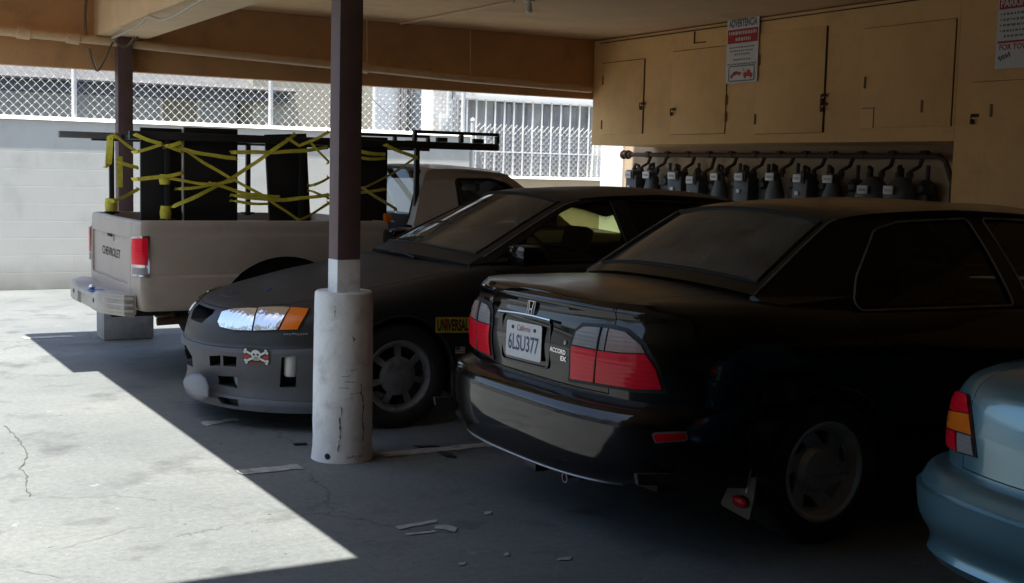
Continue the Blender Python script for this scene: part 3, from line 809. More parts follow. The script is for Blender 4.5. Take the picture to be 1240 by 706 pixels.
    px_patch('tail_light', surf, [(693,458),(694,418.5),(722,424),(750,428),(783,429.5),(795,448),(802,471),(770,470),(720,462)], MAT['red'], root, .010, 5, dome=.006, mirror=True)
    px_patch('reverse_light', surf, [(695,417),(700,402),(709,396),(738,398),(733,424.5),(722,422.5)], MAT['clear'], root, .010, 5, dome=.004, mirror=True)
    px_patch('turn_signal', surf, [(735,424.7),(740,398.5),(759,403),(777,418),(782,428),(755,427)], MAT['pinkclear'], root, .010, 5, dome=.004, mirror=True)
    # thin seam of the boot lid through the lamp
    h = [surf.px(x, y) for x, y in ((722,463),(724,440),(727,415),(731,397))]
    MB().tube([p+n*.016 for p, n in h], .004, 5).build('lamp_seam', MAT['seal'], root)
    MB().tube([Vector((p.x+n.x*.016, -(p.y+n.y*.016), p.z+n.z*.016)) for p, n in h], .004, 5).build('lamp_seam', MAT['seal'], root)
    px_patch('side_marker', surf, [(789,526),(793,523.5),(831,522),(833,531.5),(829,534.5),(793,537)], MAT['alloy'], root, .003, 5, mirror=True)
    px_patch('side_marker', surf, [(791.5,527.5),(794,525.5),(829,524.2),(831,531),(827.5,532.5),(794,535)], MAT['red'], root, .006, 5, mirror=True)
    # licence plate, from its four corners in the photo
    def quad_frame(pts, sf, off, up_hint=(0,0,1)):
        hs = [sf.px(*p) for p in pts]; c = sum((q[0] for q in hs), Vector())/4; n = sum((q[1] for q in hs), Vector()).normalized()
        r_ = ((hs[1][0]-hs[0][0])+(hs[2][0]-hs[3][0])).normalized(); u_ = n.cross(r_).normalized(); r_ = u_.cross(n)
        return frame_m(c+n*off, r_, u_), ((hs[1][0]-hs[0][0]).length+(hs[2][0]-hs[3][0]).length)/2, ((hs[0][0]-hs[3][0]).length+(hs[1][0]-hs[2][0]).length)/2
    PM, pw, ph = quad_frame([(621,387),(663,394),(655,440),(612.5,428.5)], s2, .012)
    hw_, hh_ = .1525, .0775
    pl = MB(); pl.prism(rounded([(-hw_,-hh_),(hw_,-hh_),(hw_,hh_),(-hw_,hh_)], .015), .003, PM)
    plate = pl.build('licence_plate', MAT['plate_w'], root)
    PM2 = PM @ Matrix.Translation((0,0,.0035))
    text('plate_number', '6LSU377', PM2 @ Matrix.Translation((.0,-.012,0)), .262, .070, MAT['plateblue'], plate, .0004, bold=.012)
    text('state_name', 'California', PM2 @ Matrix.Translation((0,.053,0)), .115, .026, MAT['flagred'], plate, .0004, shear=.25)
    sb = MB()
    for x in (-.095, .095): sb.lathe([(0,.003),(.008,.003),(.008,0),(0,0)], 12, 'z', PM2 @ Matrix.Translation((x,.052,0)))
    sb.build('plate_screw', MAT['blk'], plate)
    stk = MB(); stk.prism([(.112,.032),(.146,.032),(.146,.070),(.112,.070)], .0006, PM2); 
    # recess surround and chrome strip over the plate
    fr_ = MB(); o_ = rounded([(-.205,-.098),(.200,-.098),(.205,.100),(-.215,.105)], .03)
    fr_.tube([PM @ Vector((p.x, p.y, -.010)) for p in dens(o_, .03)], .0045, 6, closed=True); fr_.build('plate_recess', MAT['gloss'], root)
    garn = MB(); garn.tube([PM @ Vector((-.225+.45*i/12, .108+.006*math.sin(PI*i/12), .004)) for i in range(13)], .0085, 8, ell=(1,.8)); garn.build('chrome_strip', MAT['chrome'], root)
    # lettering on the boot lid
    h, n = s2.px(676, 424.5); h1, _ = s2.px(690, 428.5); r_ = (h1-h).normalized()
    text('model_lettering', 'ACCORD', frame_m(h+n*.003, r_, n.cross(r_)), .112, .020, MAT['chrome'], root, .001, bold=.03)
    h, n = s2.px(683, 434.5)
    text('trim_lettering', 'EX', frame_m(h+n*.003, r_, n.cross(r_)), .040, .020, MAT['chrome'], root, .001, bold=.04)
    # maker's emblem: a tall H inside a rounded frame
    h, n = s2.cast((-1., .0, .912), (1, 0, 0)); EM = frame_m(h+Vector((-.008,0,.002)), (0,-1,0), (.15,0,1)) @ Matrix.Diagonal((.9,.9,.9,1))
    eb = MB()
    o_ = rounded([(-.028,-.036),(.028,-.036),(.034,.038),(-.034,.038)], .012)
    eb.tube([EM @ Vector((p.x,p.y,0)) for p in dens(o_, .008)], .0035, 6, closed=True)
    for s_ in (-1, 1): eb.tube([EM @ Vector((s_*.014,-.030,0)), EM @ Vector((s_*.012,-.005,0)), EM @ Vector((s_*.020,.034,0))], .0055, 6)
    eb.tube([EM @ Vector((-.012,-.002,0)), EM @ Vector((.012,-.002,0))], .005, 6)
    eb.build('emblem', MAT['chrome'], root)
    lk, n = s2.px(685, 415); MB().lathe([(0,.004),(.010,.004),(.011,0)], 14, 'z', frame_m(lk, (0,1,0), n.cross(Vector((0,1,0))))).build('boot_lock', MAT['alloy'], root)
    # dusty valance under the rear wing and the bright edge of the arch
    for s_ in (1, -1):
        q = [on(x, y, 1, 3.762) for x, y in ((768,573),(898,572.5),(901,590),(840,589),(770,586))]; q = [Vector((p.x-2.62, p.z, 0)) for p in q]
        vb = MB(); vb.prism([(p.x, p.y) for p in q], .02, XZ(-.865) if s_ < 0 else XZ(.845)); vb.build('valance', MAT['valance'], root, fixn=True)
        q = [on(x, y, 1, 3.735) for x, y in ((920,528),(916,540),(912,556),(908,575),(904,597))]
        MB().tube([(p.x-2.62, -s_*(p.y-4.61), p.z) for p in q], .006, 6, ell=(1,.6)).build('arch_trim', MAT['alloy'], root)
    for lv, mm, rr_, z_ in ((.248,'alloy',.0045,0),):
        pts = []
        for i in range(61):
            a = R(-72+144*i/60); hh, nn = surf.cast((1.6-3.5*math.cos(a), 3.5*math.sin(a), .292), (math.cos(a), -math.sin(a), 0))
            if hh is not None: pts.append(hh+nn*.002)
        MB().tube(pts[4:-4], rr_, 6).build('bumper_strip', MAT[mm], root)
    # bright bead along the bumper's top edge and lower edge
    # spoiler lip on the boot lid: raised rear edge
    lip = MB()
    pts = []
    for i in range(31):
        y = -.54+1.08*i/30; hh, nn = s2.cast((-.5, y, .955), (1, 0, 0))
        if hh is not None: pts.append(Vector((hh.x+.004, y, .968)))
    if len(pts) > 5: lip.tube(pts, .006, 8, ell=(1, 1)); lip.build('spoiler_lip', P, root)
    # exhaust tip
    ex = MB(); ex.lathe([(.018,-.16),(.021,-.16),(.022,.0),(.017,.0),(.016,-.03)], 20, 'z', Matrix.Translation((.13,-.27,.235)) @ Matrix.Rotation(-PI/2, 4, 'Y') , True)
    ex.build('exhaust_pipe', MAT['chrome'], root, fixn=True)
    tb = MB(); tb.tube([(.14,-.27,.235),(.5,-.3,.23),(.7,-.1,.24)], .018, 8); tb.box((.40,-.55,.20),(.75,-.12,.30), None, .03); tb.build('silencer', MAT['rust'], root)
    th = MB(); th.box((.09,-.10,.225),(.16,.0,.26), None, .008); th.build('tow_bracket', MAT['blk'], root)
    # mud flaps with a red reflector
    for s_ in (-1, 1):
        fl = MB(); fl.prism(rounded([(-.10,.0),(.085,-.02),(.095,.08),(.088,.30),(.070,.30),(.060,.12),(-.06,.10)], .015), .012, Matrix.Translation((.63, s_*.775, .165)) @ Matrix(((0,0,1,0),(s_,0,0,0),(0,1,0,0),(0,0,0,1))) @ Matrix.Rotation(.12,4,'X')); f_ = fl.build('mud_flap', MAT['flap'], root, fixn=True)
        rf = MB(); rf.lathe([(0,.010),(.02,.009),(.028,.004),(.030,0)], 20, 'z', Matrix.Translation((.625, s_*.80, .208)) @ Matrix.Rotation(-PI/2, 4, 'Y') @ Matrix.Diagonal((.8,1.5,1,1))); rf.build('reflector', MAT['red'], f_)
    for x in (1.02, 3.735):
        for s_ in (1, -1):
            wheel(root, 'wheel', x, s_*.765, s_, .308, .205, .205, 'fan')
            arch_lip(root, surf, x, .335, s_, .89, P, .006)
    # sill strip
    # cabin
    seat(root, 1.55, .38, .36, .3, head=True); seat(root, 1.55, -.38, .36, .3, head=True)
    seat(root, 2.35, .37, .36, .28); seat(root, 2.35, -.37, .36, .28)
    da = MB(); da.box((2.98,-.69,.62),(3.5,.69,.93), None, .05); da.build('dashboard', MAT['dash'], root)
    sh = MB(); sh.box((.80,-.62,.975),(1.30,.62,.985), None, .004); sh.build('parcel_shelf', MAT['seat'], root)
    st = MB(); st.tube([Vector((2.86+.07*math.sin(a), .37+.19*math.cos(a), .93+.18*math.sin(a))) for a in [2*PI*i/24 for i in range(24)]], .014, 8, closed=True); st.build('steering_wheel', MAT['dash'], root)
    for s_ in (1, -1):
        mi = MB(); mi.box((3.16, -.10, -.065), (3.27, .09, .065), Matrix.Translation((0, s_*.92, 1.0)), .035); mo = mi.build('door_mirror', P, root)
        mg = MB(); mg.box((-.002,-.078,-.047),(.002,.073,.047), Matrix.Translation((3.150, s_*.92, 1.0)) @ Matrix.Rotation(R(16)*s_,4,'Z'), .0015); mg.build('mirror_glass', MAT['chrome'], mo)
    # folded paper and brake light on the rear shelf
    pp = MB(); pp.box((-.09,-.12,0),(.09,.12,.05), Matrix.Translation((.98,.02,1.0)) @ Matrix.Rotation(.3,4,'Z'), .01); pp.build('shelf_box', MAT['curtain'], root)
    return root

# ------------------------------------------------------------------ satin black saloon, nose toward the driveway
def saloon_primer():
    root = empty('parked_car', (6.87, 7.41, 0), PI, 'matte black saloon parked nose out with grey primer bumper and skull sticker', 'car', 'cars parked under the carport')
    P = MAT['matteblk']
    wS = [(0,.84),(.6,.885),(2.0,.89),(3.3,.89),(4.0,.885),(4.77,.87)]
    fr = dict(Lf=.76, nf=2.0)
    loops = [
     dict(z=[(0,.24),(.9,.22),(3.4,.20),(4.87,.125)], w=.72, xr=.3, xf=4.60, c=1, **fr),
     dict(z=[(0,.27),(.9,.24),(3.2,.20),(3.4,.19),(4.2,.120),(4.87,.105)], w=[(0,.80),(3.3,.86),(4.77,.885)], xr=.08, xf=4.845, c=1, **fr),
     dict(z=[(0,.29),(.9,.26),(3.3,.215),(4.2,.165),(4.87,.150)], w=[(0,.82),(3.3,.87),(4.77,.888)], xr=.05, xf=4.855, c=1, **fr),
     dict(z=[(0,.34),(3.3,.29),(4.2,.25),(4.87,.225)], w=[(0,.85),(3.3,.885),(4.77,.880)], xr=.01, xf=4.830, **fr),
     dict(z=[(0,.45),(3.3,.40),(4.87,.35)], w=[(0,.86),(3.3,.89),(4.77,.884)], xr=0, xf=4.855, **fr),
     dict(z=[(0,.55),(3.3,.52),(4.2,.475),(4.87,.43)], w=[(0,.86),(3.3,.89),(4.77,.886)], xr=.01, xf=4.872, c=1, **fr),
     dict(z=[(0,.60),(3.3,.56),(4.2,.51),(4.87,.460)], w=[(0,.84),(3.3,.888),(4.77,.878)], xr=.06, xf=4.848, c=1, **fr),
     dict(z=[(0,.63),(3.3,.60),(4.2,.565),(4.87,.515)], w=wS, xr=.09, xf=4.835, **fr),
     dict(z=[(0,.80),(1,.78),(3.3,.73),(4.2,.66),(4.87,.600)], w=wS, xr=.09, xf=4.80, **fr),
     dict(z=[(0,.92),(1,.87),(3.3,.83),(3.9,.755),(4.3,.705),(4.87,.648)], w=[(0,.84),(1,.87),(3.3,.865),(4.77,.85)], xr=.11, xf=4.745, **fr),
     dict(z=[(0,.97),(.6,.97),(1.2,.945),(2.3,.93),(3.2,.915),(3.9,.808),(4.3,.740),(4.87,.672)], w=[(0,.80),(.6,.80),(1.2,.79),(3.2,.795),(4.3,.77),(4.77,.76)], xr=.13, xf=4.69, Lf=.72, nf=2.0),
     dict(z=[(0,.99),(.6,.99),(1.2,.96),(2.3,.945),(3.2,.93),(3.9,.825),(4.3,.755),(4.87,.682)], w=[(0,.77),(.6,.76),(1.2,.75),(3.2,.75),(4.3,.70),(4.77,.68)], xr=.16, xf=4.65, Lf=.72, nf=2.0, c=1),
    ]
    body = lower_body('body', loops, [(.1,.01),(.5,.03),(1,.04),(3.2,.045),(3.9,.05),(4.4,.035),(4.7,.02)], P, root)
    surf = Surf([body], root)
    wells(body, [1.20, 3.87], .90, .335, .30)
    mb = MB(); mb.box((.95, -.68, .42), (3.0, .68, 1.3)); cut(body, mb, MAT['dash'])
    # openings of the front bumper: grille slot, two square ducts, lower duct, lip duct, bottle opening
    def opening(poly, depth=.10):
        hs = [surf.px(*p) for p in poly]; c = sum((h for h, n in hs), Vector())/len(hs); n = sum((n for h, n in hs), Vector()).normalized()
        mb = MB(); k = len(hs)
        for s_ in (1, -1):
            vs = [h+n*.04 for h, _ in hs]+[h-n*depth for h, _ in hs]
            if s_ < 0: vs = [Vector((v.x, -v.y, v.z)) for v in vs]
            mb.add(vs, [tuple(range(k)), tuple(range(2*k-1, k-1, -1))]+[(i, (i+1) % k, k+(i+1) % k, k+i) for i in range(k)])
        return mb
    for poly, d in (([(253.5,431),(267,430.5),(267,443),(254.5,443)], .09), ([(270,430.5),(286.5,432),(286,444),(270.5,443)], .09),
                    ([(264,455),(287,456),(287,470),(265,465.5)], .08), ([(263,480),(289,484),(289,493),(268,489)], .07),
                    ([(341,433),(360.5,431),(358,469),(338.5,469)], .09), ):
        cut(body, opening(poly, d), MAT['wellblk'])
    # grille: wide slot in the nose, seen either side of the centre line
    g = MB(); g.prism([(-.12,.565),(.12,.565),(.19,.625),(.17,.648),(-.17,.648),(-.19,.625)], .40, YZ(4.64)); 
    cut(body, g, MAT['wellblk'])
    c_ = MB(); c_.prism([(-.34,.27),(.02,.29),(.06,.36),(-.02,.415),(-.36,.40)], .40, YZ(4.72)); cut(body, c_, MAT['wellblk'])
    # bumper cover of its own below the crease
    bp = MB(); bp.box((3.0,-1.2,-.1),(5,1.2,.47)); bp.v = bp.v
    bpoly = [(3.0+1.195,.05),(5.0,.05),(5.0,.462),(4.70,.472),(4.2,.512)]
    bx = MB(); bx.prism([(4.20,.05),(5,.05),(5,.440),(4.87,.452),(4.2,.507)], 2.4, XZ(-1.2))
    bx2 = MB(); bx2.prism([(4.203,.05),(5,.05),(5,.437),(4.87,.449),(4.203,.5035)], 2.4, XZ(-1.2))
    bumper = split(body, bx, 'bumper', root, bx2)
    for m_ in range(len(bumper.data.materials)):
        if bumper.data.materials[m_] and bumper.data.materials[m_].name == P.name: bumper.data.materials[m_] = MAT['primer']
    lx = MB(); lx.box((4.1,-1.2,-.1),(5.1,1.2,.185)); lx2 = MB(); lx2.box((4.1,-1.2,-.1),(5.1,1.2,.183))
    lip_ = split(bumper, lx, 'chin_lip', root, lx2)
    for m_ in range(len(lip_.data.materials)): lip_.data.materials[m_] = MAT['chin']
    bumper['label'] = 'matte grey primer front bumper with cut-out ducts'
    # bonnet
    hb = MB(); hb.prism([(3.22,-.735),(3.6,-.745),(4.2,-.70),(4.45,-.60),(4.60,-.44),(5.0,-.34),(5.0,.34),(4.60,.44),(4.45,.60),(4.2,.70),(3.6,.745),(3.22,.735)], 1., Matrix.Translation((0,0,.662)))
    hb2 = MB(); hb2.prism([(3.225,-.731),(3.6,-.741),(4.198,-.696),(4.447,-.596),(4.597,-.437),(5.0,-.336),(5.0,.336),(4.597,.437),(4.447,.596),(4.198,.696),(3.6,.741),(3.225,.731)], 1., Matrix.Translation((0,0,.665)))
    bonnet = split(body, hb, 'bonnet', root, hb2)
    doors(body, root, [([(2.20,.32),(3.15,.32),(3.22,.6),(3.22,1.0),(2.20,1.0)], 2.36), ([(1.45,.32),(2.18,.32),(2.18,1.0),(1.22,1.0),(1.28,.75),(1.42,.5)], 1.36)], .72, .80, P)
    E = [(.55,.64,1.0),(1.12,.55,1.305),(1.40,.565,1.350),(1.85,.575,1.368),(2.30,.57,1.352),(2.60,.565,1.305),(3.36,.725,.935)]
    zb = [(.5,.985),(1.2,.955),(2.3,.94),(3.4,.915)]; yb = [(.5,.68),(1.2,.765),(2.3,.775),(3.1,.765),(3.4,.74)]
    wins = [[(3.22,.945),(2.98,1.07),(2.64,1.255),(2.52,1.30),(2.26,1.33),(2.20,.955)], [(2.10,.955),(2.15,1.33),(1.55,1.315),(1.33,1.25),(1.16,.985),(1.20,.965)]]
    rows, S, Ys = greenhouse(root, E, [.035,.05,.045,.045,.045,.055,.035], [-.08,-.03,0,0,.03,.09,.17], (1, 5), P, MAT['glassw'], MAT['glassc'], tg=.93, zb=zb, yb=yb, windows=wins, side_glass=MAT['glassc'], trim=MAT['seal'], trim_r=.008)
    # bright weather strip up the windscreen pillar
    for s_ in (1, -1):
        MB().tube([Vector((p.x, s_*(p.y+.012), p.z-.008)) for q, p in S if 4.6 <= q <= 5.93], .005, 6).build('pillar_trim', MAT['alloy'], root)
    s2 = Surf([body, bumper, lip_, bonnet], root)
    # headlights
    px_patch('headlight_rim', surf, [(262,390),(268,377),(284,374),(345,371.5),(376,373.5),(374,381),(362,401),(322,402),(285,401.5),(266,397)], MAT['seal'], root, .003, 5, mirror=True)
    px_patch('headlight', surf, [(265,390),(270,379),(285,376),(312,374.5),(309,385),(306,400.5),(285,400),(268,396)], MAT['headl'], root, .010, 5, dome=.008, mirror=True)
    px_patch('headlight', surf, [(314,374.5),(345,373.5),(352,374),(343,388),(337,399.5),(308,400.5),(311,386)], MAT['headl2'], root, .012, 5, dome=.006, mirror=True)
    px_patch('turn_signal', surf, [(353,374),(374,375),(371,381.5),(360.5,399),(339,399.5),(345,388)], MAT['amber'], root, .010, 5, dome=.004, mirror=True)
    # grey flap hanging at the bumper's mouth and white tank behind the side opening
    fp = [on(x, y, 0, 2.0) for x, y in rounded([(223,459),(230,453),(240,452),(247,458),(251,470),(251.5,482),(246,487),(234,480),(225,470)], 3)]
    fp = [Vector((6.87-q.x, 7.41-q.y, q.z)) for q in fp]; n_ = len(fp); cc = sum(fp, Vector())/n_
    rings = [[cc+(q-cc)*s_+Vector((dx,0,0)) for q in fp] for s_, dx in ((1,-.01),(1,.0),(.8,.022),(.45,.034))]
    fl = MB(); fl.add([q for r_ in rings for q in r_]+[cc+Vector((.037,0,0))], [(a*n_+i,a*n_+(i+1)%n_,(a+1)*n_+(i+1)%n_,(a+1)*n_+i) for a in range(3) for i in range(n_)]+[(3*n_+i,3*n_+(i+1)%n_,4*n_) for i in range(n_)]+[tuple(range(n_))])
    fl.build('lower_flap', MAT['lipgrey'], root, ang=60, fixn=True)
    hs = [surf.px(x, y) for x, y in ((351,432),(350,456))]
    jb = MB(); d_ = -hs[0][1]*.055
    jb.tube([hs[0][0]+d_+Vector((0,0,.03)), hs[0][0]+d_, hs[1][0]+d_, hs[1][0]+d_-Vector((0,0,.012))], [.030,.046,.044,.036], 12); jb.build('washer_tank', MAT['jug'], root)
    # fog lamp bits inside the lower duct
    fg, n = surf.px(281, 462); MB().lathe([(0,-.02),(.03,-.022),(.036,-.03),(.03,-.06)], 16, 'z', frame_m(fg, (0,1,0), n.cross(Vector((0,1,0))))).build('fog_lamp', MAT['winpane'], root)
    # radiator fins in the grille
    gb = MB()
    for i in range(3): gb.box((4.645,-.15,.580+i*.02),(4.665,.15,.585+i*.02))
    gb.build('grille_bars', MAT['blk'], root)
    # --- skull sticker on the bumper
    h, n = s2.px(310.5, 431.5); h1, _ = s2.px(318, 432); r_ = (h1-h).normalized(); SM = frame_m(h+n*.004, r_, n.cross(r_))
    sk = MB(); sk.prism(rounded([(-.083,-.042),(.083,-.042),(.086,.050),(-.080,.052)], .01), .001, SM)
    sticker = sk.build('skull_sticker', MAT['inkblk'], root)
    wb = MB(); T_ = SM @ Matrix.Translation((0,0,.0018))
    wb.prism([(.030*math.cos(2*PI*i/20), .012+.027*math.sin(2*PI*i/20)) for i in range(20)], .0006, T_)
    wb.prism([(-.016,-.022),(.016,-.022),(.019,.0),(-.019,.0)], .0006, T_)
    for s_ in (1, -1):
        a = Vector((-.066, -.030*s_)); b = Vector((.066, .030*s_)); dd = (b-a).normalized(); nn = Vector((-dd.y, dd.x))*.006
        wb.prism([a-nn, b-nn, b+nn, a+nn], .0005, T_)
        for e in (a, b):
            for q in (1, -1): wb.prism([e+nn*1.1*q+Vector((.009*math.cos(2*PI*i/10), .009*math.sin(2*PI*i/10))) for i in range(10)], .0005, T_)
    wb.build('skull_and_bones', MAT['plate_w'], sticker)
    eb = MB(); T2 = SM @ Matrix.Translation((0,0,.0028))
    for s_ in (1, -1): eb.prism([(s_*.012+.0075*math.cos(2*PI*i/12), .012+.007*math.sin(2*PI*i/12)) for i in range(12)], .0004, T2)
    eb.prism([(-.004,-.004),(.004,-.004),(0,.005)], .0004, T2)
    for k in range(-2, 3): eb.prism([(k*.006-.0008,-.020),(k*.006+.0008,-.020),(k*.006+.0008,-.009),(k*.006-.0008,-.009)], .0004, T2)
    eb.build('skull_eyes', MAT['inkblk'], sticker)
    rb = MB(); rb.prism([(-.078,-.010),(-.040,-.016),(-.036,.004),(-.078,.012)], .0004, T_); rb.prism([(.040,-.016),(.076,-.010),(.078,.014),(.046,.004)], .0004, T_); rb.prism([(-.04,-.040),(.05,-.040),(.05,-.035),(-.04,-.035)], .0004, T_)
    rb.build('red_scrolls', MAT['signred'], sticker)
    # --- yellow sticker and flag sticker on the wing
    s3 = Surf([o for o in root.children if o.name.split('.')[0] in ('body', 'door')], root)
    h, n = s3.px(548, 393.5); h1, _ = s3.px(560, 393.5); r_ = (h1-h).normalized(); n = Vector((0,1,.05)).normalized(); SM = frame_m(h+n*.004, r_, n.cross(r_))
    w2, h2 = .113, .046
    yb_ = MB(); yb_.prism([(-w2,-h2),(w2,-h2),(w2,h2),(-w2,h2)], .001, SM); ys_ = yb_.build('yellow_sticker', MAT['yellow'], root)
    text('sticker_lettering', 'UNIVERSAL', SM @ Matrix.Translation((0,0,.0015)), .205, .070, MAT['inkblk'], ys_, .0004, bold=.03)
    vb = MB(); vb.prism([(-.050,.038),(-.030,.038),(-.018,-.030),(-.028,-.034)], .0004, SM @ Matrix.Translation((-.01,0,.0022))); vb.build('red_letter', MAT['signred'], ys_)
    fb_ = MB()
    h, n = s3.px(557, 424); h1, _ = s3.px(563, 424); r_ = (h1-h).normalized(); n = Vector((0,1,.05)).normalized(); FM = frame_m(h+n*.004, r_, n.cross(r_))
    f0 = MB(); f0.prism([(-.032,-.022),(.032,-.022),(.032,.022),(-.032,.022)], .001, FM); fl = f0.build('flag_sticker', MAT['plate_w'], root)
    f1 = MB()
    for k in range(4): f1.prism([(-.032,-.021+k*.012),(.032,-.021+k*.012),(.032,-.015+k*.012),(-.032,-.015+k*.012)], .0003, FM @ Matrix.Translation((0,0,.0015)))
    f1.build('flag_stripes', MAT['flagred'], fl)
    f2 = MB(); f2.prism([(-.032,.0),(-.004,.0),(-.004,.022),(-.032,.022)], .0003, FM @ Matrix.Translation((0,0,.0022))); f2.build('flag_canton', MAT['flagblue'], fl)
    # small white script beside the headlight, too worn to read
    sc = MB(); rr = random.Random(3)
    for k in range(9):
        h, n = surf.px(345+k*3.3, 405-.1*k+rr.uniform(-.6,.6)); M_ = frame_m(h+n*.0035, (-1,0,0) if False else (surf.px(346+k*3.3,405)[0]-h).normalized() if (surf.px(346+k*3.3,405)[0]-h).length > 1e-5 else (0,-1,0), (0,0,1))
        sc.prism([(-.006,-.006),(.005,-.004),(.007,.006*rr.random()+.002),(-.004,.006)], .0006, M_)
    sc.build('worn_script', MAT['lipgrey'], root)
    # blue chips of tape on the bonnet edge
    bc = MB()
    for x, y in ((283,355),(324,352),(328,350)):
        h, n = s2.px(x, y); bc.box((-.012,-.010,.001),(.012,.010,.004), frame_m(h, (1,0,.1), n.cross(Vector((1,0,.1)))))
    bc.build('blue_tape', MAT['bluechip'], root)
    # wipers
    wv = MB()
    for (x0, y0, x1, y1) in ((473,309,502,316),(470,308,478,302)):
        a, n = s2.px(x0, y0); b, n2 = s2.px(x1, y1); wv.tube([a+Vector((0,0,.02)), (a+b)/2+Vector((0,0,.035)), b+Vector((0,0,.02))], .008, 6)
    wv.build('wiper', MAT['blk'], root)
    for x in (1.20, 3.87):
        for s_ in (1, -1):
            wheel(root, 'wheel', x, s_*.765, s_, .310, .205, .205, 'cap'); arch_lip(root, surf, x, .335, s_, .89, P, .006)
    seat(root, 2.15, .37, .36, .28); seat(root, 2.15, -.37, .36, .28); seat(root, 1.30, .38, .38, .3); seat(root, 1.30, -.38, .38, .3)
    da = MB(); da.box((2.80,-.69,.60),(3.25,.69,.93), None, .05); da.build('dashboard', MAT['dash'], root)
    st = MB(); st.tube([Vector((2.68+.07*math.sin(a), .37+.19*math.cos(a), .92+.18*math.sin(a))) for a in [2*PI*i/24 for i in range(24)]], .014, 8, closed=True); st.build('steering_wheel', MAT['dash'], root)
    for s_ in (1, -1):
        mi = MB(); mi.box((3.00, -.11, -.06), (3.16, .10, .065), Matrix.Translation((0, s_*.93, 1.0)), .04); mo = mi.build('door_mirror', MAT['gloss'], root)
        mg = MB(); mg.box((2.995,-.085,-.045),(2.999,.08,.045), Matrix.Translation((0, s_*.93, 1.0)), .0015); mg.build('mirror_glass', MAT['chrome'], mo)
        ar = MB(); ar.box((3.02,-.02,-.05),(3.12,.06,-.01), Matrix.Translation((0, s_*.82, 1.0)), .01); ar.build('mirror_arm', MAT['blk'], root)
    # rear lamps
    for s_ in (1, -1):
        tl = MB(); tl.box((.10,-.16,.66),(.16,.16,.80), Matrix.Translation((0, s_*.60, 0)), .02); tl.build('tail_light', MAT['red'], root)
    return root

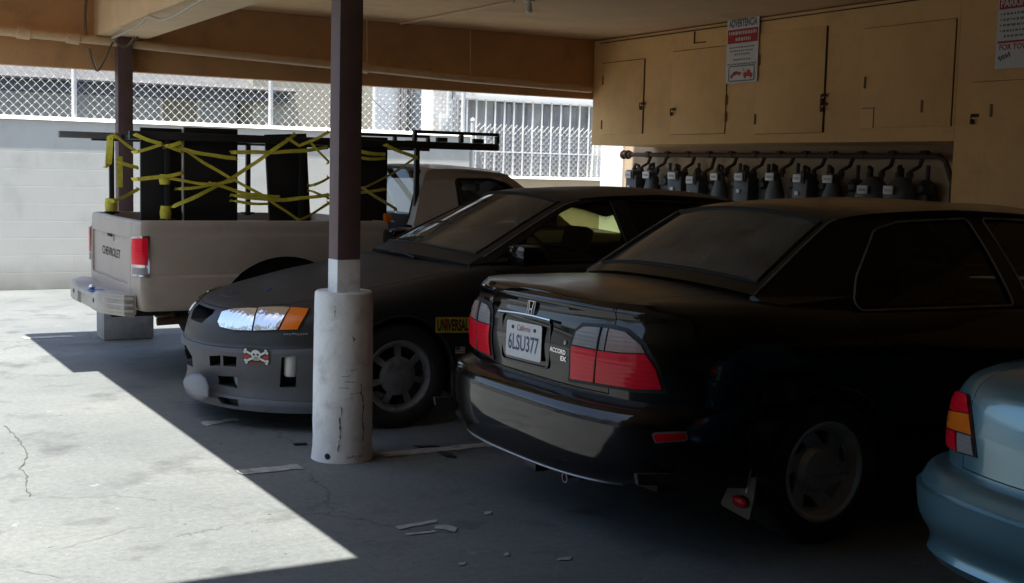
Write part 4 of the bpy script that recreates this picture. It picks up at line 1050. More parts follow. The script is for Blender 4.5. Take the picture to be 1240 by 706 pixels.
# ------------------------------------------------------------------ light blue saloon at the right edge
def saloon_blue():
    root = empty('parked_car', (3.03, 2.12, 0), 0, 'light blue saloon with a red and amber tail light', 'car', 'cars parked under the carport')
    P = MAT['blue']
    rr = dict(Lr=.46, nr=2.7)
    loops = [
     dict(z=.26, w=.70, xr=.30, xf=4.1, c=1, **rr),
     dict(z=[(0,.275),(.9,.22),(4.4,.22)], w=[(0,.815),(1,.83),(4.4,.8)], xr=.07, xf=4.35, c=1, **rr),
     dict(z=[(0,.305),(.9,.26),(4.4,.26)], w=[(0,.83),(1,.845),(4.4,.8)], xr=.045, xf=4.37, c=1, **rr),
     dict(z=[(0,.325),(.9,.30),(4.4,.30)], w=[(0,.825),(1,.85),(4.4,.82)], xr=.055, xf=4.37, **rr),
     dict(z=.42, w=[(0,.850),(1,.858),(4.4,.83)], xr=.012, xf=4.40, **rr),
     dict(z=[(0,.515),(4.4,.50)], w=[(0,.855),(1,.86),(4.4,.83)], xr=.0, xf=4.40, c=1, **rr),
     dict(z=[(0,.520),(4.4,.505)], w=[(0,.842),(1,.852),(4.4,.82)], xr=.014, xf=4.39, c=1, **rr),
     dict(z=[(0,.530),(4.4,.515)], w=[(0,.844),(1,.853),(4.4,.82)], xr=.012, xf=4.39, c=1, **rr),
     dict(z=[(0,.572),(4.4,.55)], w=[(0,.835),(1,.858),(4.4,.83)], xr=.05, xf=4.38, **rr),
     dict(z=[(0,.580),(4.4,.56)], w=[(0,.80),(1,.858),(4.4,.83)], xr=.115, xf=4.36, c=1, **rr),
     dict(z=[(0,.62),(4.4,.60)], w=[(0,.805),(1,.86),(4.4,.83)], xr=.118, xf=4.33, **rr),
     dict(z=[(0,.72),(2,.70),(4.4,.62)], w=[(0,.812),(1,.86),(4.4,.81)], xr=.125, xf=4.30, **rr),
     dict(z=[(0,.79),(2,.78),(4.4,.66)], w=[(0,.805),(1,.85),(4.4,.80)], xr=.14, xf=4.27, **rr),
     dict(z=[(0,.845),(.8,.865),(2,.855),(3.3,.84),(4.4,.68)], w=[(0,.775),(.8,.80),(3.3,.80),(4.4,.75)], xr=.165, xf=4.2, **rr),
     dict(z=[(0,.872),(.8,.900),(2,.89),(3.3,.88),(4.4,.69)], w=[(0,.72),(.8,.74),(3.3,.74),(4.4,.70)], xr=.215, xf=4.15, c=1, **rr),
    ]
    body = lower_body('body', loops, [(.2,.02),(.6,.05),(1,.05),(3.2,.05),(4,.05)], P, root)
    surf = Surf([body], root)
    wells(body, [1.0, 3.5], .87, .325, .3)
    mb = MB(); mb.box((.95, -.64, .42), (3.0, .64, 1.3)); cut(body, mb, MAT['dash'])
    lid = MB(); lid.box((-.2,-.60,.588),(.80,.60,1.3)); lid2 = MB(); lid2.box((-.2,-.596,.592),(.796,.596,1.3))
    split(body, lid, 'boot_lid', root, lid2)
    doors(body, root, [([(2.20,.32),(3.15,.32),(3.2,.6),(3.2,1.0),(2.20,1.0)], 2.36), ([(1.40,.32),(2.18,.32),(2.18,1.0),(1.15,1.0),(1.22,.75),(1.35,.5)], 1.36)], .70, .76, P)
    E = [(.72,.62,.965),(1.20,.54,1.26),(1.45,.55,1.315),(1.9,.56,1.33),(2.3,.55,1.315),(2.6,.545,1.28),(3.3,.70,.905)]
    zb = [(.6,.94),(1.2,.91),(2.3,.90),(3.4,.875)]; yb = [(.6,.66),(1.2,.745),(2.3,.75),(3.1,.74),(3.4,.70)]
    wins = [[(3.15,.905),(2.95,1.03),(2.62,1.22),(2.5,1.26),(2.26,1.29),(2.20,.915)], [(2.10,.915),(2.15,1.29),(1.55,1.275),(1.35,1.21),(1.2,.95),(1.25,.925)]]
    greenhouse(root, E, [.035,.05,.045,.045,.045,.05,.035], [-.08,-.03,0,0,.03,.08,.15], (1, 5), P, MAT['glassw'], MAT['glassw'], tg=.93, zb=zb, yb=yb, windows=wins, side_glass=MAT['glassd'], trim=MAT['seal'], trim_r=.007)
    px_patch('lamp_seal', surf, [(1142,538),(1143.5,497),(1149,484),(1156,471.5),(1175,478),(1184,555),(1160,548)], MAT['seal'], root, .003, 4, mirror=True)
    px_patch('tail_light', surf, [(1146.5,494),(1151,483),(1157,473.5),(1173.5,479),(1176,501),(1160,498)], MAT['red'], root, .009, 4, dome=.004, mirror=True)
    px_patch('turn_signal', surf, [(1146,496),(1160,499.5),(1176.5,502.5),(1179,527),(1160,521),(1145,514)], MAT['amber'], root, .009, 4, dome=.004, mirror=True)
    px_patch('tail_light', surf, [(1145,516),(1160,523),(1161,546),(1144,536.5)], MAT['red'], root, .009, 4, dome=.004, mirror=True)
    px_patch('reverse_light', surf, [(1162,524),(1179,529),(1181.5,552),(1163,546.5)], MAT['clear'], root, .009, 4, dome=.003, mirror=True)
    for x in (1.0, 3.5):
        for s_ in (1, -1): wheel(root, 'wheel', x, s_*.735, s_, .295, .185, .19, 'plain')
    for s_ in (1, -1): seat(root, 2.15, s_*.36, .36, .28); seat(root, 1.3, s_*.36, .36, .28)
    for s_ in (1, -1):
        mi = MB(); mi.box((3.0, -.10, -.06), (3.12, .09, .06), Matrix.Translation((0, s_*.88, .96)), .035); mi.build('door_mirror', P, root)
    return root

# ------------------------------------------------------------------ beige pickup with the lumber rack
def pickup():
    root = empty('pickup_truck', (1.77, 9.42, 0), 0, 'faded beige pickup truck with a black lumber rack over its bed', 'pickup truck')
    P = MAT['truck']
    rr = dict(Lr=.07, nr=2.8, Lf=.04, nf=3.)
    W8 = lambda a: a
    loops = [
     dict(z=.50, w=.74, xr=.28, xf=2.09, c=1, **rr),
     dict(z=.485, w=.785, xr=.235, xf=2.10, c=1, **rr),
     dict(z=.50, w=.800, xr=.215, xf=2.10, **rr),
     dict(z=.60, w=.815, xr=.195, xf=2.10, **rr),
     dict(z=.715, w=.820, xr=.19, xf=2.10, c=1, **rr),
     dict(z=.735, w=.808, xr=.19, xf=2.10, c=1, **rr),
     dict(z=.90, w=.818, xr=.192, xf=2.10, **rr),
     dict(z=1.00, w=.812, xr=.195, xf=2.10, c=1, **rr),
     dict(z=1.02, w=.806, xr=.197, xf=2.10, **rr),
     dict(z=1.08, w=.802, xr=.199, xf=2.10, **rr),
     dict(z=1.10, w=.795, xr=.204, xf=2.095, **rr),
     dict(z=1.108, w=.775, xr=.225, xf=2.07, c=1, **rr)]
    bed = lower_body('cargo_bed', loops, 0., P, root, nE=8, nS=40, sub=3, nY=6)
    surf = Surf([bed], root)
    mb = MB(); mb.box((.255, -.735, .66), (2.04, .735, 1.4)); cut(bed, mb)
    wells(bed, [1.27], .83, .535, .12)
    for s_ in (1,-1): MB().box((.66,s_*.665-.043,.45),(1.88,s_*.665+.043,.90), None, .01).build('wheel_house', MAT['wellblk'], root)
    # tailgate between the two corner posts
    tg = MB(); tg.box((-.1,-.655,.535),(.258,.655,1.3)); tg2 = MB(); tg2.box((-.1,-.650,.540),(.256,.650,1.3))
    tail = split(bed, tg, 'tailgate', root, tg2)
    rec = MB(); rec.prism(rounded([(-.60,.66),(.60,.66),(.60,.985),(-.60,.985)], .03), .12, YZ(.099)); 
    cut(tail, rec)
    ts = Surf([tail], root)
    h, n = ts.px(135, 303); h1, _ = ts.px(145, 305); TM = frame_m(Vector((h.x-.0015, .0, .845)), (0,-1,0), (0,0,1))
    text('lettering', 'CHEVROLET', TM, .60, .062, MAT['gapdark'], tail, .0006, bold=.01)
    hd = MB(); hd.prism(rounded([(-.10,-.030),(.10,-.030),(.10,.030),(-.10,.030)], .012), .004, TM @ Matrix.Translation((0,.115,0))); hdo = hd.build('handle', MAT['truck'], tail)
    hk = MB(); hk.box((-.07,-.012,.004),(.07,.012,.012), TM @ Matrix.Translation((0,.125,0)), .003); hk.build('handle_slot', MAT['gapdark'], tail)
    # tail lights at both corners
    px_patch('lamp_bezel', surf, [(159.5,286.5),(181,286),(181,336),(159.5,334.5)], MAT['chrome'], root, .006, 3.5, mirror=False)
    px_patch('tail_light', surf, [(162,289),(178.5,288.5),(178.5,321),(162,320)], MAT['red'], root, .016, 3.5, dome=.004, mirror=False)
    px_patch('reverse_light', surf, [(162,324),(178.5,325),(178.5,333),(162,332)], MAT['clear'], root, .014, 3.5, mirror=False)
    lb = MB(); lb.box((.203,.662,.735),(.222,.728,1.0), None, .003); lb.build('lamp_bezel', MAT['chrome'], root)
    lb = MB(); lb.box((.200,.668,.80),(.2025,.722,.99), None, .001); lb.build('tail_light', MAT['red'], root)
    lb = MB(); lb.box((.200,.668,.742),(.2025,.722,.79), None, .001); lb.build('reverse_light', MAT['clear'], root)
    # step bumper
    prof = [(.02,.475),(.035,.455),(.15,.445),(.20,.47),(.20,.595),(.035,.60),(.02,.59)]
    bm = MB(); nseg = 24; pr = len(prof); vs = []
    for i in range(nseg+1):
        y = -.76+1.52*i/nseg; ex = .12*max(0, (abs(y)-.50)/.26)**1.1; dip = -.035 if abs(y) < .30 else (-.035*(1-min(1, (abs(y)-.30)/.05)))
        for (x, z) in prof: vs.append(Vector((x+ex*(1-(x-.02)/.22), y, z+(dip if z > .55 else 0))))
    fs = [(i*pr+k, i*pr+(k+1) % pr, (i+1)*pr+(k+1) % pr, (i+1)*pr+k) for i in range(nseg) for k in range(pr)]+[tuple(range(pr)), tuple(nseg*pr+k for k in range(pr-1,-1,-1))]
    bm.add(vs, fs); bmo = bm.build('step_bumper', MAT['bumper_t'], root, ang=25, fixn=True)
    rc_ = MB(); rc_.box((-.2,-.22,.44),(.042,.22,.545)); cut(bmo, rc_)
    for y in (-.36,.36): MB().lathe([(0,.006),(.014,.005),(.018,0)], 10, 'z', Matrix.Translation((.02,y,.53)) @ Matrix.Rotation(-PI/2,4,'Y')).build('bumper_bolt', MAT['rust'], bmo)
    gb = MB(); gb.lathe([(0,.05),(.018,.046),(.025,.03),(.018,.012),(.012,.0)], 16, 'z', Matrix.Translation((.08,.0,.56))); gb.build('hitch_ball', MAT['chrome'], bmo)
    st = MB(); st.box((.05,-.14,.566),(.16,.0,.5715)); st.build('blue_tape', MAT['bluechip'], bmo)
    for s_ in (1,-1):
        for k in range(3):
            MB().tube([(.055,s_*.58,.49+.042*k),(.10,s_*.69,.49+.042*k),(.145,s_*.762,.49+.042*k),(.20,s_*.772,.49+.042*k)], .011, 8).build('bumper_rib', MAT['bumper_t'], bmo)
    br = MB()
    for y in (-.45,.45): br.box((.12,y-.03,.42),(2.1,y+.03,.52))
    for x in (.5, 1.6): br.box((x-.05,-.5,.43),(x+.05,.5,.50))
    br.tube([(1.22,-.7,.33),(1.22,.7,.33)], .045, 10); br.lathe([(0,-.14),(.10,-.10),(.13,0),(.10,.14),(0,.16)], 16, 'y', Matrix.Translation((1.22,0,.33)))
    br.build('frame_rails', MAT['wellblk'], root)
    ex = MB(); ex.tube([(.42,-.52,.38),(.9,-.55,.40)], .028, 10); ex.tube([(.45,-.4,.43),(.55,-.5,.41),(.62,-.50,.37)], .035, 8); ex.build('exhaust_pipe', MAT['rust'], root)
    # cab and front
    f2 = dict(Lr=.06, nr=2.8, Lf=.12, nf=2.6)
    cl = [
     dict(z=.44, w=.70, xr=2.28, xf=4.40, c=1, **f2), dict(z=.43, w=.78, xr=2.23, xf=4.46, c=1, **f2), dict(z=.60, w=.815, xr=2.22, xf=4.50, **f2),
     dict(z=.735, w=.82, xr=2.22, xf=4.50, **f2), dict(z=.90, w=.818, xr=2.22, xf=4.46, **f2), dict(z=[(2,1.02),(3.6,1.0),(4.5,.95)], w=.80, xr=2.23, xf=4.42, **f2),
     dict(z=[(2,1.06),(3.6,1.035),(4.5,.98)], w=.765, xr=2.20, xf=4.38, c=1, **f2)]
    cab = lower_body('cab', cl, [(2,.0),(3.5,.01),(3.8,.03),(4.5,.03)], P, root, nE=8, nS=36, sub=3, nY=8)
    wells(cab, [3.97], .83, .36, .25); mb = MB(); mb.box((2.2,-.66,.5),(3.5,.66,1.3)); cut(cab, mb, MAT['dash'])
    E = [(2.32,.71,1.07),(2.46,.615,1.475),(2.60,.615,1.508),(2.82,.615,1.510),(3.06,.605,1.492),(3.22,.595,1.455),(3.78,.70,1.055)]
    zb = [(2.1,1.06),(3.0,1.05),(3.8,1.04)]; yb = [(2.1,.755),(3.0,.775),(3.8,.74)]
    wins = [[(2.70,1.075),(2.70,1.43),(3.02,1.435),(3.16,1.40),(3.58,1.10),(3.58,1.075)]]
    greenhouse(root, E, [.02,.04,.035,.035,.035,.04,.03], [-.03,-.02,0,0,.02,.05,.12], (1, 5), P, MAT['glasst'], MAT['glasst'], tg=.86, zb=zb, yb=yb, windows=wins, side_glass=MAT['glasst'], trim=MAT['seal'], trim_r=.012, nT=14)
    for x, zc in ((1.22, .335), (3.97, .335)):
        for s_ in (1, -1): wheel(root, 'wheel', x, s_*.70, s_, .34, .215, .20, 'plain')
    sb = MB(); sb.box((2.30,-.62,.55),(2.48,.62,1.16), None, .06); sb.box((2.3,-.62,.5),(2.85,.62,.72), None, .06); sb.build('bench_seat', MAT['seat'], root)
    mr = MB(); mr.box((-.02,-.13,-.03),(.02,.13,.035), Matrix.Translation((3.18,0,1.36)), .015); mr.tube([(3.18,0,1.39),(3.22,0,1.45)], .008, 6); mr.build('rear_view_mirror', MAT['blk'], root)
    dm = MB(); dm.box((3.40,-.95,1.09),(3.47,-.80,1.21), None, .03); dm.build('door_mirror', MAT['blk'], root)
    dm = MB(); dm.box((3.40,.80,1.09),(3.47,.95,1.21), None, .03); dm.build('door_mirror', MAT['blk'], root)
    dsh = MB(); dsh.box((3.3,-.68,.75),(3.75,.68,1.045), None, .04); dsh.build('dashboard', MAT['dash'], root)
    # rack bolted to the bed: two long rails on three posts a side
    def X(w): return w-1.77
    def Y(w): return w-9.42
    yn, yf = 8.80, 10.06
    for xs_, yw in (((2.24, 3.22, 4.15), yn), ((2.13, 3.22, 4.15), yf)):
        for xw in xs_:
            rp = MB().box((X(xw)-.018, Y(yw)-.018, 1.09), (X(xw)+.018, Y(yw)+.018, 1.70), None, .003).build('rack_post', MAT['rackblk'], root)
            MB().box((X(xw)-.05, Y(yw)-.035, 1.100), (X(xw)+.05, Y(yw)+.035, 1.116), None, .003).build('rack_foot', MAT['rackblk'], rp)
    for yw in (yn, yf):
        rl = MB(); b_ = .022; y = Y(yw)
        rl.box((X(1.98), y-b_, 1.66), (X(4.86), y+b_, 1.715), None, .004)
        rl.box((X(4.12), y-b_, 1.775), (X(4.86), y+b_, 1.80), None, .003)
        for xw in (4.13, 4.53, 4.85): rl.box((X(xw)-.014, y-b_+.002, 1.716), (X(xw)+.014, y+b_-.002, 1.774), None, .002)
        for xw in (4.36, 4.68): rl.box((X(xw)-.045, y-b_*.8, 1.716), (X(xw)+.045, y+b_*.8, 1.75), None, .004)
        rl.build('rack_rail', MAT['rackblk'], root)
    for xw in (2.24, 3.22, 4.15): MB().box((X(xw)-.02, Y(yn)+.023, 1.672), (X(xw)+.02, Y(yf)-.023, 1.708), None, .003).build('rack_crossbar', MAT['rackblk'], root)
    ge = MB(); ge.box((X(1.74), Y(yf)-.028, 1.675), (X(2.20), Y(yf)-.023+.05, 1.725), None, .006); ge.build('rack_end', MAT['rackgrey'], root)
    return root

A_ = saloon_black(); B_ = saloon_primer(); C_ = saloon_blue(); T_ = pickup()

# black boards standing in the rack, and the straps that hold them
def board(xa, xb, z0, z1, y, tilt, label, th=.03):
    o = MB(); o.box((-(xb-xa)/2, -th/2, 0), ((xb-xa)/2, th/2, z1-z0), None, .003)
    ob = o.build('black_board', MAT['board'], None); ob.location = ((xa+xb)/2, y, z0); ob.rotation_euler = (0, tilt, 0)
    return tag(ob, label, 'board', 'black boards strapped in the pickup bed')
board(2.07, 2.355, .68, 1.742, 8.86, 0, 'black board at the tailgate end of the rack, its top worn brown')
board(2.372, 2.755, .68, 1.755, 8.86, 0, 'widest black board in the pickup rack, beside a thin white edge')
board(3.025, 3.34, .68, 1.735, 8.87, -.06, 'leaning black board alone in the middle of the pickup rack')
board(3.62, 3.93, .68, 1.735, 8.87, 0, 'black board behind the maroon post, next to the cab')
we = MB(); we.box((2.357, 8.838, 1.09), (2.366, 8.85, 1.74)); tag(we.build('edge_strip', MAT['plate_w'], None), 'thin white upright strip between the two rearmost black boards', 'strip')
# ------------------------------------------------------------------ straps in the rack (photo positions on the rack's near face)
def strap(segs, label, y=8.765, w=.027, m='strap', extra=None):
    root = empty('ratchet_strap', on(*segs[0][0], 1, y), 0, label, 'strap', 'yellow straps across the pickup rack'); o_ = root.location.copy()
    rs = random.Random(len(label)*7+int(segs[0][0][0]))
    for k, s_ in enumerate(segs):
        pts = [on(p[0], p[1], 1, y-.004*(k % 3)) for p in s_]
        a_, z_ = pts[0]-pts[1], pts[-1]-pts[-2]
        d = dens(pts, .035, False); L = (pts[-1]-pts[0]).length; n_ = len(d)-1; ph = rs.uniform(0, 6)
        d = [p+Vector((0, -.005*math.sin(PI*i/max(1, n_)), -.022*min(L, .8)*math.sin(PI*i/max(1, n_))+.002*math.sin(ph+i*.9))) for i, p in enumerate(d)]
        d = [d[0]+a_.normalized()*.02+Vector((0,.085,0)), d[0]+a_.normalized()*.012+Vector((0,.02,0))]+d+[d[-1]+z_.normalized()*.012+Vector((0,.02,0)), d[-1]+z_.normalized()*.02+Vector((0,.085,0))]
        mb = MB(); vs = []; ww = w*(1 if k % 2 == 0 else .8)
        for i, p in enumerate(d):
            t = (d[min(i+1, len(d)-1)]-d[max(i-1, 0)]).normalized(); tw = .55*math.sin(ph+i*.33)+(.9 if i in (1, len(d)-2) else 0)
            n0 = Vector((0,-1,0)); n0 = (n0-t*n0.dot(t)); n0 = n0.normalized() if n0.length > .05 else Vector((1,0,0)); s0 = t.cross(n0)
            sd = (s0*math.cos(tw)+n0*math.sin(tw))*(ww/2); nn = t.cross(sd).normalized()*-.0015
            vs += [p-sd-o_, p+sd-o_, p+sd+nn-o_, p-sd+nn-o_]
        fs = [(i*4+q, i*4+(q+1)%4, (i+1)*4+(q+1)%4, (i+1)*4+q) for i in range(len(d)-1) for q in range(4)]
        mb.add(vs, fs).build('webbing', MAT[m], root, ang=50)
    if extra:
        mb = MB(); extra(mb); mb.v = [v-o_ for v in mb.v]; mb.build('knot', MAT[m], root, ang=50)
    return root
def c5(x, y): return (90+x/4.96, 140+y/4.96)
def wrap(px, y, dy=.0, r=.035, h=.07):
    def f(mb):
        p = on(px[0], px[1], 1, y); mb.lathe([(r,-h/2),(r+.006,0),(r,h/2),(r-.004,h/2),(r-.004,-h/2)], 12, 'z', Matrix.Translation(p+Vector((0,dy,0))), closed=True)
    return f
strap([[c5(370,115), c5(520,170)], [c5(380,215), c5(520,175)], [c5(570,185), c5(640,160)]], 'yellow strap crossing the top of the rearmost black board')
strap([[c5(380,380), c5(545,360), c5(645,345)], [c5(570,375), c5(840,415)]], 'yellow strap running level across the rearmost board and knotted on its post', extra=wrap(c5(543,383), 8.80))
strap([[c5(640,200), c5(970,255)], [c5(640,190), c5(930,370)], [c5(560,180), c5(640,215)]], 'two-tailed yellow strap fanning out across the widest black board')
strap([[c5(600,545), c5(820,430), c5(970,345), (357,163)], [c5(640,440), c5(850,405), c5(970,385)]], 'long yellow strap rising from the bed rail to the top of the middle board', extra=wrap(c5(548,585), 8.80, h=.10))
strap([[c5(840,410), c5(1050,465), (338,238)], [c5(970,390), c5(1150,480), (364,268)]], 'yellow strap sagging from the widest board down to the rail by the middle board')
strap([[(286,237),(330,240),(398,236)], [(286,244),(325,247)]], 'double yellow strap level across the foot of the middle board')
strap([[(286,184),(330,182),(396,179)], [(350,168),(362,176),(398,160)]], 'yellow strap level across the head of the middle board', w=.028)
strap([[(364,266),(398,246)], [(376,172),(398,196)], [(380,224),(398,215)], [(380,232),(398,240)]], 'yellow strap ends tied behind the maroon post on its tailgate side', w=.022)
strap([[(434,183),(466,187)], [(434,191),(466,192)], [(468,176),(505,191)]], 'pair of yellow straps at the head of the board next to the cab')
strap([[(434,233),(466,229)], [(434,230),(468,212),(505,190)], [(440,228),(480,253)]], 'yellow strap slanting up from the cab-side board to the front rack post', w=.022, m='strapdull')
def hang(mb):
    p = on(145, 205, 1, 10.02); mb.box((-.022,-.003,-.14),(.022,.003,.10), Matrix.Translation(p))
strap([[c5(215,120), c5(205,290)], [c5(215,130), c5(250,120)]], 'yellow strap bundled and dangling at the far rear corner of the rack', y=10.02, w=.05, extra=hang)
strap([[c5(240,510), c5(380,445)], [c5(255,130), c5(375,215)], [c5(280,285), c5(378,310)]], 'yellow strap between the far rear rack post and the boards', y=9.95, w=.028, extra=wrap(c5(222,535), 10.06, r=.045, h=.10))
# small orange rag tied on the bed rail
rg = MB(); p = on(469, 266, 1, 8.8); rg.box((-.03,-.02,-.03),(.03,.03,.05), Matrix.Translation(p), .018); tag(rg.build('orange_rag', MAT['amber'], None), 'small orange rag tucked on the bed rail by the cab', 'rag')

# ------------------------------------------------------------------ ground and markings
def plane(name, x0, x1, y0, y1, z, m, **kw):
    o = mk(name, [(x0,y0,z),(x1,y0,z),(x1,y1,z),(x0,y1,z)], [(0,1,2,3)], m, None, False); return tag(o, **kw)
plane('ground', -60, 60, -40, 80, 0, MAT['ground'], kind='structure')
def ragged(name, pts, seed=1, rag=.012, z=.004):
    r_ = random.Random(seed); d = dens([Vector((p[0], p[1], z)) for p in pts], .035)
    d = [Vector((p.x+r_.uniform(-rag, rag), p.y+r_.uniform(-rag, rag), z)) for p in d]
    tri = geometry.tessellate_polygon([d]); o = mk(name, d, [tuple(t) for t in tri], MAT['paintline'], None, False); recalc(o.data)
    if o.data.polygons[0].normal.z < 0: o.data.flip_normals()
    return tag(o, kind='structure')
def gp(x, y): return on(x, y, 2, 0.)
def rect(x0, x1, y0, y1): return [(x0,y0),(x1,y0),(x1,y1),(x0,y1)]
ragged('stall_line', rect(1.84, 2.16, 5.83, 5.93), 2, .007)
ragged('stall_line', rect(2.63, 3.55, 5.90, 6.00), 3, .008)
ragged('stall_line', rect(1.62, 2.02, 11.08, 11.20), 4, .015)
ragged('stall_number', [gp(478,639), gp(527,630), gp(529,633), gp(482,642)], 5, .005)
ragged('stall_number', [gp(490,647), gp(527,643.5), gp(528,645.5), gp(493,649)], 6, .005)
ragged('stall_number', [gp(526,637), gp(540,636), gp(555,640), gp(552,645), gp(540,642), gp(527,641)], 7, .005)
for k, (x, y, w_) in enumerate(((683,678,9),(560,684,4),(613,672,4),(590,622,4))):
    ragged('paint_fleck', [gp(x-w_,y-1), gp(x+w_,y-2.5), gp(x+w_,y+1), gp(x-w_,y+2)], 20+k, .006)
ragged('paint_fleck', [gp(243,512), gp(285,507), gp(290,510), gp(250,516)], 9, .02)
def crack(pts, seed, w=.006):
    r_ = random.Random(seed); P = dens([gp(*p) for p in pts], .04, False); vs = []
    P = [p+Vector((r_.uniform(-.008,.008), r_.uniform(-.008,.008), .004)) for p in P]
    for i, p in enumerate(P):
        t = (P[min(i+1,len(P)-1)]-P[max(i-1,0)]).normalized(); s_ = Vector((-t.y,t.x,0))*w*r_.uniform(.25,1.); vs += [p-s_, p+s_]
    tag(mk('ground_crack', vs, [(2*i+1,2*i,2*i+2,2*i+3) for i in range(len(P)-1)], MAT['crack'], None, False), kind='structure')
crack([(6,516),(20,530),(32,545),(31,557),(23,568),(33,575),(31,590),(36,601)], 1, .0038)
crack([(36,601),(80,604),(140,600),(190,606)], 2, .0014); crack([(60,668),(110,655),(160,640),(185,636)], 3, .0016); crack([(20,690),(70,700),(110,697)], 4, .0016)
# flat scraps lying on the ground by the post
for k, (pl, lb) in enumerate((([(354,538.5),(371,537.5),(372,539.5),(357,540)], 'black scrap lying left of the white post base'), ([(530,549),(546,550),(553,555),(540,554.5)], 'black leaf-shaped scrap lying on the faded stall line'), ([(500,541.5),(525,540.5),(533,542),(510,543)], 'long black scrap lying behind the faded stall line'))):
    d = [gp(*p)+Vector((0,0,.005)) for p in pl]; n_ = len(d); vs = d+[p+Vector((0,0,.004)) for p in d]
    o = mk('scrap', vs, [tuple(range(n_-1,-1,-1)), tuple(range(n_,2*n_))]+[(i,(i+1)%n_,n_+(i+1)%n_,n_+i) for i in range(n_)], MAT['blk'], None, False); recalc(o.data); tag(o, lb, 'scrap')

# ------------------------------------------------------------------ carport
CZ = 2.87
cp = empty('carport', (2.4, 11.0, 0), 0, 'tan carport with ceiling, header and deep end beam over the parked cars', 'carport')
def part(name, mb, m, ang=32):
    o = mb.build(name, m, None, ang=ang); o.parent = cp; o.location = (-2.4, -11.0, 0); return o
XE = 1.22                                                     # outer edge of the roof
b = MB(); b.box((XE, -8, CZ), (9.0, 11.16, CZ+.12)); part('ceiling', b, MAT['ceil'])
b = MB(); b.box((XE+.01, 11.03, 2.27), (8.0, 11.15, CZ-.003)); part('end_beam', b, MAT['beam'])
b = MB(); b.box((2.20, -8, 2.545), (2.62, 11.025, CZ-.003)); part('header_beam', b, MAT['header'])
b = MB(); b.box((XE-.05, 4.1, CZ-.12), (XE-.003, 9.0, CZ+.16)); b.box((XE-.22, 9.0, CZ-.12), (XE-.003, 11.2, CZ+.16)); b.box((XE-.003, 11.163, CZ-.10), (9.0, 11.20, CZ+.16)); part('fascia', b, MAT['beam'])
b = MB(); b.tube([(4.97,10.95,CZ-.012),(5.03,8.9,CZ-.012)], .012, 6); part('ceiling_batten', b, MAT['header'])
# upper storey over the carport and a wing bridging the driveway behind the camera
ap = empty('apartment_block', (6, 0, 0), 0, 'tan apartment block above and behind the carport', 'building')
def apart(name, mb, m):
    o = mb.build(name, m, None); o.parent = ap; o.location = (-6, 0, 0); return o
b = MB(); b.box((8.0, -8, 0), (8.25, 11.98, CZ-.003)); apart('back_wall', b, MAT['wallbeige'])
b = MB(); b.box((3.2, -8, CZ+.2), (9.5, 11.10, 5.8)); apart('upper_storey', b, MAT['wallbeige'])
b = MB(); b.box((-4.4, -8, 2.95), (XE-.06, 3.98, 5.6)); apart('bridging_wing', b, MAT['wallbeige'])
b = MB(); b.box((-4.4, -8.3, 0), (8, -8.01, 5.6)); apart('rear_wall', b, MAT['wallbeige'])
b = MB(); b.box((-4.7, -8, 0), (-4.41, 3.98, 5.6)); apart('wing_wall', b, MAT['wallbeige'])
# back wall's end beyond the roof; sunlight put into a white slab over it
b = MB(); b.box((7.97, 11.56, 0), (8.35, 12.0, 2.6)); apart('sunlit_wall_end', b, MAT['white'])

# ------------------------------------------------------------------ posts
def post(x, y, label, group):
    r_ = empty('support_post', (x, y, 0), 0, label, 'post', group); return r_
g_ = 'maroon posts carrying the carport'
p1 = post(2.43, 6.0, 'maroon square post on a white painted round base beside the matte black saloon', g_)
b = MB(); b.box((-.062,-.063,1.035), (.062,.063,2.542), None, .006); b.build('column', MAT['postpaint'], p1)
b = MB(); b.box((-.0635,-.0645,.80), (.0635,.0645,1.034), None, .006); b.build('painted_band', MAT['postwhite'], p1)
rr_ = random.Random(5)
prof = [(.0,.865),(.125,.868),(.139,.872),(.148,.862),(.150,.80)]+[(.150+rr_.uniform(-.0015,.0015)+.004*(1-z/.8), z) for z in (.7,.6,.5,.4,.3,.2,.12,.06)]+[(.158,.02),(.160,.0)]
b = MB(); b.lathe(prof, 48); o = b.build('round_base', MAT['postwhite'], p1, ang=40, fixn=True)
b = MB()
for k in range(5):
    a = R(-100+rr_.uniform(-14,14)); z = .36+.03*k; b.box((.1525,-.03*rr_.random()-.01,-.0014),(.1537,.026,.0014), Matrix.Translation((0,0,z)) @ Matrix.Rotation(a,4,'Z') @ Matrix.Rotation(rr_.uniform(-.1,.1),4,'X'))
b.build('scrape_marks', MAT['concrete'], p1)
def cyl_strip(pts, w0, name, m, seed):
    r_ = random.Random(seed); vs = []
    for a, z, w in pts:
        for q in (-1, 1):
            aa = R(a)+q*w*w0*r_.uniform(.5,1.2)/.152; rr2 = .1545+.004*(1-z/.8) if z > .02 else .1605; vs.append(Vector((rr2*math.cos(aa), rr2*math.sin(aa), max(.001, z+r_.uniform(-.004,.004)))))
    o = mk(name, vs, [(2*i,2*i+1,2*i+3,2*i+2) for i in range(len(pts)-1)], m, p1, False); return o
rq = random.Random(9)
def walk(a, z, n, da, dz):
    out = []
    for k in range(n): a += rq.gauss(0, da); z -= dz*rq.uniform(.5,1.4); out.append((a, max(.002, z), rq.uniform(.15,1.)))
    return out
cyl_strip(walk(-113, .30, 24, 1.1, .012), .005, 'paint_crack', MAT['peel'], 2)
cyl_strip([(-104+.8*k+rq.uniform(-.3,.3), .034+rq.gauss(0,.004), rq.uniform(.3,1.)) for k in range(40)], .0025, 'paint_crack', MAT['peel'], 4)
cyl_strip(walk(-76, .42, 26, 1.4, .013), .006, 'paint_crack', MAT['peel'], 6)
cyl_strip(walk(-129, .82, 8, .9, .009), .003, 'paint_crack', MAT['peel'], 7)
